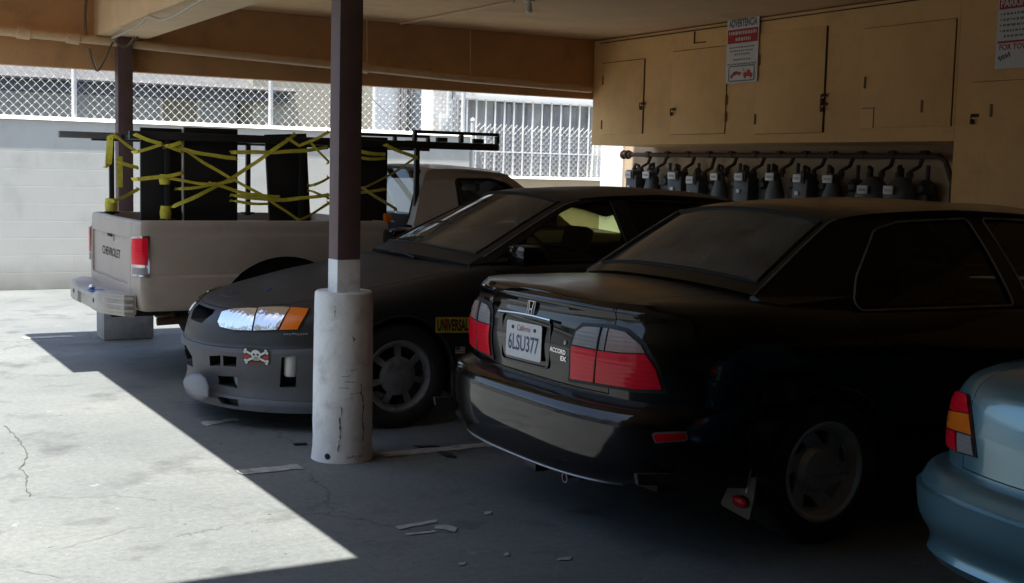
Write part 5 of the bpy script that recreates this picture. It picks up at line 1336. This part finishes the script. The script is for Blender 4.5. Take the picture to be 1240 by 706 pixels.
cyl_strip(walk(-96, .66, 9, 4.0, .004), .006, 'paint_crack', MAT['peel'], 8)
b = MB(); b.lathe([(0,.004),(.013,.004),(.016,0)], 12, 'z', Matrix.Rotation(R(-140),4,'Z') @ Matrix.Translation((.158,0,.035)) @ Matrix.Rotation(PI/2,4,'Y')); b.build('base_hole', MAT['seal'], p1)
p2 = post(2.42, 10.93, 'maroon square post on a grey concrete block behind the pickup tailgate', g_)
b = MB(); b.box((-.062,-.063,.34), (.062,.063,2.542), None, .006); b.build('column', MAT['postpaint'], p2)
b = MB(); b.box((-.21,-.15,0), (.21,.15,.345), None, .018); b.build('concrete_block', MAT['concrete'], p2)
# ------------------------------------------------------------------ pipe, wires, ceiling fittings
yp = 10.93
ppts = [on(x, y, 1, yp) for x, y in ((-60,31),(0,37.5),(120,49),(200,58),(437,82),(560,95),(716,108.5))]
b = MB(); b.tube(ppts, .036, 12)
for x, y in ((28,40.5),(88,46.5)): 
    q = on(x, y, 1, yp); b.tube([q-Vector((.05,0,-.004)), q+Vector((.05,0,-.004))], .047, 12)
q = on(440, 82, 1, yp); b.tube([q-Vector((.04,0,-.004)), q+Vector((.04,0,-.004))], .05, 12)
pp = tag(b.build('drain_pipe', MAT['pipe'], None, ang=50), 'tan painted pipe strapped along the deep end beam', 'pipe')
hb = MB()
for x in (445, 570):
    q = on(x, 84+.1*(x-445), 1, yp); hb.tube([q, Vector((q.x, q.y+.03, CZ))], .006, 6)
hb.build('hanger_rod', MAT['pipe'], pp)
def cable(pts, r_, m, label):
    d = []
    for i in range(len(pts)-1):
        for t in (0, .25, .5, .75): 
            P = [Vector(pts[max(0, min(len(pts)-1, i+k))]) for k in (-1, 0, 1, 2)]
            d.append(.5*((2*P[1])+(-P[0]+P[2])*t+(2*P[0]-5*P[1]+4*P[2]-P[3])*t*t+(-P[0]+3*P[1]-3*P[2]+P[3])*t**3))
    d.append(Vector(pts[-1])); o = MB().tube(d, r_, 6).build('cable', MAT[m], None); return tag(o, label, 'cable', 'loose cables on the carport beams')
xh = 2.19
cable([on(105,-6,1,10.9), on(103,20,1,10.9), on(104,42,1,10.9)], .012, 'cable', 'dark upright cable on the end beam left of the far post')
cable([on(136,46,1,10.75)]+[on(x,y,0,xh) for x, y in ((158,36),(172,27),(180,20),(196,24),(215,17),(238,3),(252,-4))], .011, 'cablepale', 'pale cable drooping along the header beam above the far post')
cable([on(x,y,1,10.78) for x, y in ((177,22),(170,38),(160,53),(150,57),(140,50))], .009, 'cable', 'dark cable looping round the head of the far post')
cable([on(x,y,1,10.8) for x, y in ((174,24),(163,44),(152,56),(136,48))], .007, 'cablepale', 'thin pale cable looped over the head of the far post')
cable([on(x,y,1,10.85) for x, y in ((108,58),(112,75),(118,86),(126,74),(134,56),(140,48))], .008, 'cable', 'slack cable hanging below the pipe beside the far post')
cable([on(x,y,1,10.86) for x, y in ((110,60),(117,80),(121,82),(131,62))], .006, 'cablepale', 'thin slack cable hanging below the pipe with a pale sheath')
lf = MB(); q = on(641, 0, 2, CZ); lf.lathe([(0,-.0),(.045,-.0),(.045,-.015),(.02,-.02),(.02,-.05),(.028,-.075),(.022,-.10),(0,-.108)], 16, 'z', Matrix.Translation(q)); tag(lf.build('lamp_holder', MAT['bulb'], None), 'small pale lamp holder on the carport ceiling', 'lamp holder')

# ------------------------------------------------------------------ lockers
LX = 7.2
lk = empty('storage_lockers', (LX, 8.5, 0), 0, 'long tan plywood storage lockers hung under the carport ceiling', 'lockers')
def lpart(name, mb, m, parent=None, **k):
    o = mb.build(name, m, None, **k)
    if parent: o.parent = parent
    else: o.parent = lk; o.location = (-LX, -8.5, 0)
    return o
b = MB(); b.box((LX, 6.3, 1.795), (8.0, 11.02, CZ-.012)); b.box((LX, -8, 1.12), (8.0, 6.297, CZ-.012)); carcass = lpart('carcass', b, MAT['locker'])
b = MB(); b.box((LX-.004, 11.0, 2.06), (LX-.001, 11.026, CZ-.15)); 
b = MB(); b.box((LX-.012, -8, CZ-.045), (LX-.001, 10.9, CZ-.038)); lpart('top_gap', b, MAT['gapdark'])
def ldoor(y0, y1, z0, z1, gaps, label=None):
    # door leaf a little proud of the carcass, with open joints where the photo shows them
    d = MB(); d.box((LX-.010, y0, z0), (LX-.002, y1, z1), None, .002); o = lpart('locker_door', d, MAT['locker'])
    o_ = (LX, 8.5)
    g = MB()
    if 'r' in gaps: g.box((LX-.006, y0-gaps['r'], z0), (LX-.0015, y0-.001, z1))
    if 'l' in gaps: g.box((LX-.006, y1+.001, z0), (LX-.0015, y1+gaps['l'], z1))
    if 't' in gaps: g.box((LX-.006, y0, z1+.001), (LX-.0015, y1, z1+gaps['t']))
    if 'b' in gaps: g.box((LX-.006, y0, z0-gaps['b']), (LX-.0015, y1, z0-.001))
    if g.v:
        q = g.build('door_gap', MAT['gapdark'], o)
    return o
def hinge(o, y, z):
    h_ = MB(); h_.box((LX-.014, y-.012, z-.045), (LX-.010, y+.012, z+.045), None, .0015); h_.tube([(LX-.015,y,z-.045),(LX-.015,y,z+.045)], .004, 6); h_.build('hinge', MAT['hinge'], o)
def latch(o, y, z):
    h_ = MB(); h_.box((LX-.016, y-.04, z-.012), (LX-.010, y+.025, z+.012), None, .002); h_.tube([(LX-.02,y,z),(LX-.045,y,z+.004),(LX-.045,y,z-.03),(LX-.02,y,z-.03)], .006, 6); h_.box((LX-.043, y-.014, z-.062), (LX-.022, y+.014, z-.028), None, .006); h_.build('padlock', MAT['rust'], o)
d = ldoor(10.12, 10.86, 1.90, 2.62, dict(r=.012, t=.005)); hinge(d, 10.83, 2.45); hinge(d, 10.83, 2.0); latch(d, 10.12, 2.19)
d = ldoor(8.86, 9.66, 1.885, 2.655, dict(t=.004, b=.003, r=.0025)); hinge(d, 8.85, 2.03); hinge(d, 8.85, 2.18); latch(d, 9.62, 2.12)
d = ldoor(7.63, 8.46, 1.875, 2.72, dict(r=.016, b=.003)); hinge(d, 8.45, 2.0); hinge(d, 8.42, 2.5); latch(d, 7.62, 2.17); latch(d, 7.62, 2.10)
d = ldoor(6.33, 7.22, 1.90, 2.66, dict(t=.003, r=.005)); hinge(d, 7.18, 2.25); hinge(d, 6.6, 2.05)
b = MB(); b.box((LX-.006, 7.07, 1.90), (LX-.0105, 7.074, 2.06)); b.box((LX-.0135, 7.07, 1.9), (LX-.0105, 7.076, 2.05)); b.box((LX-.0135, 7.07, 2.05), (LX-.0105, 7.20, 2.054)); lpart('patch_seam', b, MAT['gapdark'])
d = ldoor(5.2, 6.15, 1.35, 2.20, dict(t=.003)); latch(d, 6.12, 1.97); hinge(d, 5.98, 2.0)
b = MB(); b.box((LX-.008, 9.34, 2.71), (LX-.001, 9.352, CZ-.05)); b.box((LX-.008, 9.18, 2.71), (LX-.001, 9.345, 2.716)); lpart('board_seam', b, MAT['gapdark'])

# ------------------------------------------------------------------ signs
def sign(name, M, w, h, build, label):
    s_ = MB(); s_.prism(rounded([(-w/2,-h/2),(w/2,-h/2),(w/2,h/2),(-w/2,h/2)], .008), .004, M); o = s_.build(name, MAT['signw'], None, smooth=False); tag(o, label, 'sign', 'parking signs on the lockers'); build(o, M @ Matrix.Translation((0,0,.0045))); return o
def SM_(y, z): return frame_m(Vector((LX-.022, y, z)), (0,-1,0), (0,0,1))
def bars(M, rows, mat_, o, name, seed=1, hh=.006):
    r_ = random.Random(seed); b = MB()
    for (x0, x1, y) in rows:
        x = x0
        while x < x1-.006:
            w = r_.uniform(.010, .034); w = min(w, x1-x)
            n_ = max(1, int(w/.008))
            for i in range(n_):
                q = x+w*i/n_; b.prism([(q, y-hh*r_.uniform(.6,1.1)),(q+w/n_*.72, y-hh*.9),(q+w/n_*.72, y+hh*r_.uniform(.5,1.)),(q, y+hh*.9)], .0005, M)
            x += w+.008
    return b.build(name, mat_, o, smooth=False)
def s1(o, M):
    w, h = .42, .57
    text('heading', 'ADVERTENCIA', M @ Matrix.Translation((0,.232,0)), .375, .068, MAT['signpur'], o, .0005, bold=.025)
    b = MB(); b.prism([(-.200,.058),(.200,.058),(.200,.178),(-.200,.178)], .0006, M); b.build('red_band', MAT['signred'], o, smooth=False)
    M2 = M @ Matrix.Translation((0,0,.0012))
    bars(M2, [(-.18,.185,.146),(-.09,.12,.092)], MAT['signw'], o, 'band_lettering', 4, .017)
    bars(M, [(-.17,.175,.022),(-.16,.15,-.008),(-.10,.12,-.038),(-.11,.125,-.084),(-.19,.19,-.122)], MAT['signpur'], o, 'small_lettering', 5, .007)
    # boxed picture of a lorry towing a car
    f = rounded([(-.165,-.268),(.172,-.268),(.172,-.140),(-.165,-.140)], .015)
    b = MB(); b.tube([M @ Vector((p.x,p.y,.001)) for p in dens(f, .02)], .004, 4, closed=True); b.build('picture_border', MAT['signpur'], o)
    c = MB()
    c.prism([(-.150,-.236),(-.145,-.218),(-.120,-.207),(-.105,-.186),(-.060,-.182),(-.035,-.190),(-.005,-.192),(.005,-.206),(-.02,-.212),(-.06,-.214)], .0006, M)
    c.prism([(.030,-.235),(.030,-.200),(.070,-.200),(.075,-.180),(.115,-.176),(.130,-.205),(.150,-.208),(.152,-.235)], .0006, M)
    c.prism([(.045,-.200),(.052,-.200),(.020,-.160),(.012,-.160)], .0006, M)
    for x, y in ((-.125,-.233),(-.025,-.210),(.055,-.240),(.128,-.240)): c.prism([(x+.013*math.cos(2*PI*i/14), y+.013*math.sin(2*PI*i/14)) for i in range(14)], .0007, M)
    c.build('tow_picture', MAT['signred'], o, smooth=False)
sign('warning_sign', SM_(8.64, 2.605), .42, .57, s1, 'white sign reading ADVERTENCIA with a red band and tow picture')
def s2_(o, M):
    b = MB(); b.prism([(-.138,.150),(.138,.150),(.138,.232),(-.138,.232)], .0006, M); b.build('red_band', MAT['signred'], o, smooth=False)
    text('heading', 'PARKING', M @ Matrix.Translation((0,.191,.0012)), .250, .055, MAT['signw'], o, .0004, bold=.02)
    for k, row in enumerate([(-.10,.12,.118),(-.10,.13,.080),(-.10,.12,.042),(-.10,.13,.004),(-.09,.10,-.032)]): bars(M, [row], MAT['signpur'], o, 'small_lettering', 8+k, .009)
    b = MB()
    for z in (.118,.080,.042,.004): b.prism([(-.120+.006*math.cos(i), z+.006*math.sin(i)) for i in range(6)], .0005, M)
    b.build('bullets', MAT['signpur'], o, smooth=False)
    b = MB(); b.prism([(-.138,-.078),(.138,-.078),(.138,-.064),(-.138,-.064)], .0006, M); b.build('red_rule', MAT['signred'], o, smooth=False)
    text('notice', 'FOR TOW', M @ Matrix.Translation((0,-.105,0)), .240, .040, MAT['signred'], o, .0005, bold=.03)
    b = MB(); b.tube([M @ Vector((-.125+.10*i/14, -.185+.02*math.sin(i*1.7)+.03*i/14, .001)) for i in range(15)], .003, 4); b.build('scribble', MAT['ink'], o)
sign('parking_sign', SM_(5.81, 2.53), .30, .50, s2_, 'white parking sign with red rules at the right edge')

# ------------------------------------------------------------------ gas meters
hdr = MB(); hx = 7.90; hz = 1.715
hdr.tube([(hx, 11.36, hz), (hx, 7.05, hz-.012)], .024, 10)
for k in range(13): 
    y = 11.33-k*.345; hdr.tube([(hx,y-.035,hz),(hx,y+.035,hz)], .033, 10); hdr.tube([(hx,y,hz-.03),(hx,y,hz+.035)], .026, 8)
hdr.lathe([(0,.05),(.05,.05),(.05,.03),(.028,.03),(.028,-.03),(.05,-.03),(.05,-.05),(0,-.05)], 12, 'y', Matrix.Translation((hx,11.40,hz)))
hdr.tube([(hx,7.05,hz-.012),(hx,6.98,hz-.05),(hx,6.9,hz-.22),(hx,6.9,hz-.4)], .022, 8)
tag(hdr.build('gas_manifold', MAT['rust'], None), 'long rusty gas pipe with fittings under the lockers', 'pipe')
def meter(px, kind, label, tall=0.):
    c = on(px, 215, 0, 7.78); y = c.y; x = 7.80; zt = 1.50+tall
    r_ = empty('gas_meter', (x, y, zt), 0, label, 'gas meter', 'gas meters in a row under the lockers')
    b = MB()
    if kind == 'box':
        b.box((-.06,-.085,-.30),(.07,.085,.0), None, .03); b.box((-.075,-.06,-.05),(.06,.06,.05), None, .015)
    elif kind == 'pear':
        b.lathe([(0,-.30),(.06,-.29),(.085,-.22),(.080,-.14),(.055,-.06),(.045,.0),(.05,.03),(.03,.05),(0,.05)], 20, 'z', Matrix.Diagonal((.75,1,1,1)))
    else:
        b.lathe([(0,-.30),(.115,-.30),(.13,-.25),(.13,-.12),(.115,-.05),(.07,.0),(.04,.03),(0,.035)], 24, 'z', Matrix.Diagonal((.8,1,1,1)))
        b.lathe([(.135,-.17),(.142,-.165),(.142,-.145),(.135,-.14)], 24, 'z', Matrix.Diagonal((.8,1,1,1)), closed=True)
    b.build('housing', MAT['meter'], r_, fixn=True)
    q = MB(); fz = .0 if kind != 'drum' else -.075; fx = -.078 if kind == 'box' else (-.055 if kind == 'pear' else -.112)
    q.box((fx-.012,-.045,fz-.035),(fx,.045,fz+.035), None, .005); f_ = q.build('index_plate', MAT['plate_w'], r_)
    q = MB(); q.box((fx-.0135,-.030,fz-.012),(fx-.012,.030,fz+.010)); q.build('dials', MAT['winpane'], f_)
    if kind == 'box':
        q = MB(); q.box((-.072,-.025+.02,-.15),(-.061,.035,-.115), None, .003); q.build('tag_plate', MAT['plate_w'], r_)
    q = MB(); zz_ = hz-zt
    q.tube([(.02,-.05,.0),(.02,-.05,.075),(.04,-.075,.10),(.07,-.085,.12),(.10,-.085,zz_-.02)], .015, 8)
    q.tube([(.02,.05,.0),(.02,.05,.09),(.05,.08,.11),(.10,.10,.10),(.10,.10,-.1)], .015, 8)
    q.tube([(.02,-.05,.03),(.02,-.05,.07)], .024, 8); q.tube([(.02,.05,.03),(.02,.05,.07)], .024, 8)
    q.build('pipework', MAT['rust'], r_)
    # pressure regulator beside the meter
    q = MB(); q.lathe([(0,-.03),(.065,-.028),(.075,-.008),(.075,.008),(.05,.03),(.03,.06),(0,.065)], 18, 'z', Matrix.Translation((.07,-.155,-.06)) @ Matrix.Rotation(-PI/2,4,'Y')); q.tube([(.08,-.155,.13),(.08,-.155,-.32)], .014, 8); q.box((.02,-.21,-.26),(.13,-.11,-.10), None, .02); q.build('regulator', MAT['meterdark'], r_)
    rm = random.Random(px); r_.scale = (1.2, 1.2, 1.0); r_.rotation_euler = (0, rm.uniform(-.03,.03), rm.uniform(-.16,.16))
    return r_
ordn = ['first','second','third','fourth','fifth','sixth','seventh','eighth','ninth','tenth','eleventh']
kinds = [(768,'box',0),(787,'pear',0),(820,'box',0),(843,'box',-.04),(870,'pear',0),(902,'box',0),(937,'pear',.01),(974,'box',0),(1007,'pear',.0),(1056,'drum',0),(1090,'drum',.0)]
desc = {'box':'square-bodied grey gas meter','pear':'pear-shaped grey gas meter','drum':'wide drum-shaped gas meter'}
for i, (px_, k_, t_) in enumerate(kinds):
    where = ' counting from the sunlit end of the row' if i < 9 else (' right of all the narrow ones' if i == 9 else ' at the dark right end of the row')
    meter(px_, k_, desc[k_]+', '+ordn[i]+where if i < 9 else ('first ' if i == 9 else 'last ')+desc[k_]+where, t_)

# ------------------------------------------------------------------ block wall, chain link, houses behind
WY = 15.32
b = MB(); b.box((-12, WY, 0), (8.02, WY+.20, 1.955)); wl = tag(b.build('block_wall', MAT['block'], None), 'white painted concrete block wall closing the far end of the lot', 'wall')
def capstone(x0, x1, z, h, y0, y1, m, par):
    b = MB(); prof = [(y0,z),(y1,z),(y1,z+h*.3),(y1-.05,z+h),(y0+.06,z+h),(y0,z+h*.12)]
    b.prism(prof, x1-x0, YZ(x0)); b.build('wall_cap', m, par, smooth=False, fixn=True)
capstone(-12, 8.04, 1.957, .045, WY-.025, WY+.22, MAT['white'], wl)
b = MB(); b.box((8.023, WY, 0), (14, WY+.20, 1.40)); w2_ = tag(b.build('block_wall', MAT['wallbeige'], None), 'lower cream wall below the barred window', 'wall')
capstone(8.045, 14, 1.402, .035, WY-.03, WY+.22, MAT['white'], w2_)
def fence(x0, x1, z0, z1, label, posts, rail=True, y=WY+.10, pit=.10, jag=False):
    f = empty('chain_link_fence', ((x0+x1)/2, y, z0), 0, label, 'fence'); ox = -(x0+x1)/2
    b = MB(); h = z1-z0; n = int((x1-x0+h)/pit); r_ = .0029
    for i in range(n+1):
        for s_ in (1, -1):
            # one bent wire: a straight diagonal, clipped to the panel
            xa = x0-h+i*pit; xb = xa+h; za, zb_ = (z0, z1) if s_ > 0 else (z1, z0)
            t0 = max(0, (x0-xa)/h); t1 = min(1, (x1-xa)/h)
            if t1-t0 < .05: continue
            pa = Vector((xa+h*t0+ox, s_*.004, za+(zb_-za)*t0-z0)); pb = Vector((xa+h*t1+ox, s_*.004, za+(zb_-za)*t1-z0))
            if jag and s_ > 0 and t1 == 1: pb += Vector((.02,0,.02))
            b.tube([pa, pb], r_, 4, cap=False)
    b.build('wire_mesh', MAT['wire'], f, smooth=False)
    for px_ in posts:
        p_ = MB(); p_.tube([(px_+ox,-.02,-.02),(px_+ox,-.02,h+.05)], .030, 12); p_.lathe([(.036,0),(.03,.03),(0,.045)], 12, 'z', Matrix.Translation((px_+ox,-.02,h+.05))); p_.build('fence_post', MAT['galv'], f)
    if rail:
        p_ = MB(); p_.tube([(x0+ox,-.01,h),(x1+ox,-.01,h)], .022, 10); p_.build('top_rail', MAT['galv'], f)
    return f
fence(-2.0, 8.0, 2.0, 2.95, 'chain link fence on top of the white block wall', (-.2, 2.84, 5.22, 7.95))
fence(8.04, 11.2, 1.435, 2.13, 'ragged chain link fence in front of the barred window', (8.1,), rail=False, jag=True, pit=.085)
# house at the left: white wall, dark eave, small window
h1 = empty('neighbour_house', (2, 18.2, 0), 0, 'white house with a grey eave behind the block wall', 'house')
def hp_(name, mb, m, root, off, parent=None, **k):
    o = mb.build(name, m, None, **k); o.parent = parent or root
    if not parent: o.location = -Vector(off)
    return o
o1 = (2, 18.2, 0)
b = MB(); b.box((-14, 18.2, 0), (5.65, 18.5, 2.70)); hp_('wall', b, MAT['bluegrey'], h1, o1)
b = MB(); b.box((-14, 17.55, 2.42), (6.2, 18.19, 2.46)); b.box((-14, 17.50, 2.40), (6.2, 17.54, 2.54)); hp_('eave', b, MAT['eave'], h1, o1)
b = MB(); b.add([(-14,17.45,2.545),(6.3,17.45,2.545),(6.3,22,4.1),(-14,22,4.1),(-14,17.45,2.575),(6.3,17.45,2.575),(6.3,22,4.14),(-14,22,4.14)], [(0,3,2,1),(4,5,6,7),(0,1,5,4),(1,2,6,5),(2,3,7,6),(3,0,4,7)]); hp_('roof', b, MAT['rooflt'], h1, o1)
wa = on(196,117,1,18.19); wb_ = on(237,149,1,18.19)
b = MB(); b.box((wa.x-.04, 18.13, wb_.z-.3), (wa.x, 18.197, wa.z+.05)); b.box((wb_.x, 18.13, wb_.z-.3), (wb_.x+.05, 18.197, wa.z+.05)); b.box((wa.x, 18.13, wa.z), (wb_.x, 18.196, wa.z+.05)); wo = hp_('window', b, MAT['whitemetal'], h1, o1)
b = MB(); b.box((wa.x, 18.15, wb_.z-.3), (wb_.x, 18.19, wa.z)); b.build('pane', MAT['greywall'], wo)
# middle house: grey-beige wall with drain pipes
h2 = empty('neighbour_house', (7.4, 17.4, 0), 0, 'grey beige house wall with pipes between the white houses', 'house'); o2 = (7.4, 17.4, 0)
b = MB(); b.box((5.7, 17.6, 0), (7.55, 18.5, 4.2)); hp_('wall', b, MAT['greywall'], h2, o2)
b = MB(); b.box((7.552, 17.5, 0), (8.75, 18.5, 4.2)); hp_('side_wall', b, MAT['bluegrey'], h2, o2)
b = MB()
for px_, r__ in ((484,.03),(492,.045),(499,.03)):
    q = on(px_, 130, 1, 17.4); b.tube([(q.x,17.42,0),(q.x,17.42,4.2)], r__, 8)
q = on(437,120,1,17.45); 
hp_('drain_pipe', b, MAT['roofgrey'], h2, o2)
b = MB()
for pts in (((434,104),(470,138),(500,150)), ((500,128),(545,121),(600,126)), ((500,133),(545,128),(620,131)), ((470,150),(500,112),(545,118))):
    d = [on(x, y, 1, 17.35) for x, y in pts]; b.tube(d, .006, 4)
hp_('service_wires', b, MAT['roofgrey'], h2, o2)
# right-hand house: barred window under a white band
h3 = empty('neighbour_house', (10.5, 16.6, 0), 0, 'white house with a wide barred window', 'house'); o3 = (10.5, 16.6, 0)
zt = on(600,122,1,16.55).z; xl = on(552,150,1,16.55).x; xr_ = on(722,150,1,16.55).x
b = MB(); b.box((xl-.05, 16.6, zt), (14.5, 17.0, 4.0)); b.box((xl-.35, 16.6, 0), (xl-.01, 17.0, 4.0)); b.box((xl-.01, 16.6, 0), (14.5, 17.0, 1.25)); b.box((xr_+.0, 16.6, 1.252), (14.5, 17.0, zt-.002)); hp_('wall', b, MAT['white'], h3, o3)
b = MB(); b.box((xl, 16.75, 1.25), (xr_, 16.78, zt)); pn = hp_('window', b, MAT['winpane'], h3, o3)
b = MB()
for k in range(3):
    xa = xl+.75+k*.85
    n_ = 16; vs = []; 
    for i in range(n_+1):
        x = xa+(.62 if k < 2 else .4)*i/n_; y = 16.70+.022*math.sin(i*2.1+k)
        vs += [Vector((x, y, 1.27)), Vector((x, y, zt-.03))]
    b.add(vs, [(2*i, 2*i+2, 2*i+3, 2*i+1) for i in range(n_)]); b.add([v+Vector((0,.006,0)) for v in vs], [(2*i, 2*i+1, 2*i+3, 2*i+2) for i in range(n_)])
hp_('curtain', b, MAT['curtain'], h3, o3)
b = MB()
for px_ in [553.5+11.35*k for k in range(16)]:
    q = on(px_, 170, 1, 16.52); b.box((q.x-.010, 16.51, 1.30), (q.x+.010, 16.53, zt+.01))
for z in (1.32, 1.78): b.box((xl-.05, 16.512, z), (xr_+.05, 16.528, z+.02))
b.box((xl-.06, 16.50, zt+.012), (xr_+.06, 16.54, zt+.05))
hp_('window_bars', b, MAT['whitemetal'], h3, o3)
# meter mast at the corner of the right-hand house
b = MB(); q = on(543,150,1,16.45); b.tube([(q.x,16.45,0),(q.x,16.45,4.2)], .035, 10); b.tube([(q.x+.10,16.47,0),(q.x+.10,16.47,4.2)], .025, 8); b.box((q.x-.14,16.40,2.0),(q.x-.02,16.50,2.30), None, .01); tag(b.build('service_mast', MAT['galv'], None), 'grey service mast with a small box between the two houses', 'mast')

# ------------------------------------------------------------------ across the driveway (seen only as reflections)
h4 = empty('neighbour_house', (-9, 9, 0), 0, 'cream house across the driveway, reflected in the black saloon', 'house'); o4 = (-9, 9, 0)
b = MB(); b.box((-9.3, 3, 0), (-9, 26, 3.0)); hp_('wall', b, MAT['white'], h4, o4)
b = MB(); b.box((-13, 2.6, 3.02), (-8.5, 26.4, 3.2)); hp_('roof', b, MAT['roofgrey'], h4, o4)
for y in (6, 11.5, 17):
    b = MB(); b.box((-8.99, y, 1.0), (-8.93, y+1.5, 2.2)); hp_('window', b, MAT['winpane'], h4, o4)
def tree(x, y, h, cr, label, seed):
    r_ = random.Random(seed); t = empty('tree', (x, y, 0), 0, label, 'tree')
    b = MB(); b.tube([(0,0,0),(.05,0,h*.3),(-.1,.1,h*.55),(.1,0,h*.8)], [.20,.16,.11,.05], 10)
    tips = []
    for k in range(9):
        a = r_.uniform(0, 2*PI); z = h*r_.uniform(.38,.7); e = Vector((math.cos(a)*cr*.75, math.sin(a)*cr*.75, z+cr*r_.uniform(.2,.7))); b.tube([(0,0,z), e*.5+Vector((0,0,z*.5+.2)), e], [.07,.045,.015], 6); tips.append(e)
    b.build('trunk', MAT['bark'], t)
    c = MB()
    for k in range(46):
        q = r_.choice(tips)+Vector((r_.gauss(0,cr*.3), r_.gauss(0,cr*.3), r_.gauss(.2,cr*.25)))
        for j in range(26):
            p = q+Vector((r_.gauss(0,.22), r_.gauss(0,.22), r_.gauss(0,.16))); u = Vector((r_.gauss(0,1), r_.gauss(0,1), r_.gauss(0,1))).normalized(); v = u.orthogonal().normalized(); s_ = r_.uniform(.05,.10)
            c.add([p-u*s_, p+v*s_*.5, p+u*s_, p-v*s_*.5], [(0,1,2,3)])
    c.build('crown', MAT['leaf'], t, smooth=False)
tree(-12.5, 6.5, 6.0, 2.0, 'leafy tree rising behind the cream house roof, reflected in the boot lid', 3)
tree(-13.5, 13, 7.0, 2.3, 'taller leafy tree farther along behind the cream house', 5)

# ------------------------------------------------------------------ daylight
sun_dir = Vector((-.245, -.075, 1)).normalized()              # toward the sun
el = math.asin(sun_dir.z)
sd = bpy.data.lights.new("sun", 'SUN'); sd.energy = 5.0; sd.angle = R(.53); sd.color = (1, .95, .86)
so = bpy.data.objects.new("sun", sd); COL.objects.link(so); so.rotation_euler = sun_dir.to_track_quat('Z', 'Y').to_euler()
nt = W.node_tree; bg = nt.nodes["Background"]
sky = nt.nodes.new("ShaderNodeTexSky"); sky.sky_type = 'NISHITA'; sky.sun_disc = False; sky.sun_elevation = el
sky.sun_rotation = math.atan2(sun_dir.x, sun_dir.y)
sky.air_density = 1.2; sky.dust_density = 1.6
nt.links.new(sky.outputs[0], bg.inputs[0]); bg.inputs[1].default_value = .095
scene.view_settings.view_transform = 'Standard'; scene.view_settings.look = 'None'; scene.view_settings.gamma = 1; scene.view_settings.use_curve_mapping = False
scene.view_settings.exposure = 1.62
scene.cycles.max_bounces = 10; scene.cycles.diffuse_bounces = 6; scene.cycles.glossy_bounces = 4; scene.cycles.transparent_max_bounces = 16
scene.cycles.use_denoising = True; scene.cycles.sample_clamp_indirect = 6; scene.cycles.caustics_reflective = False; scene.cycles.caustics_refractive = False
for o in list(bpy.data.meshes):
    if o.users == 0: bpy.data.meshes.remove(o)
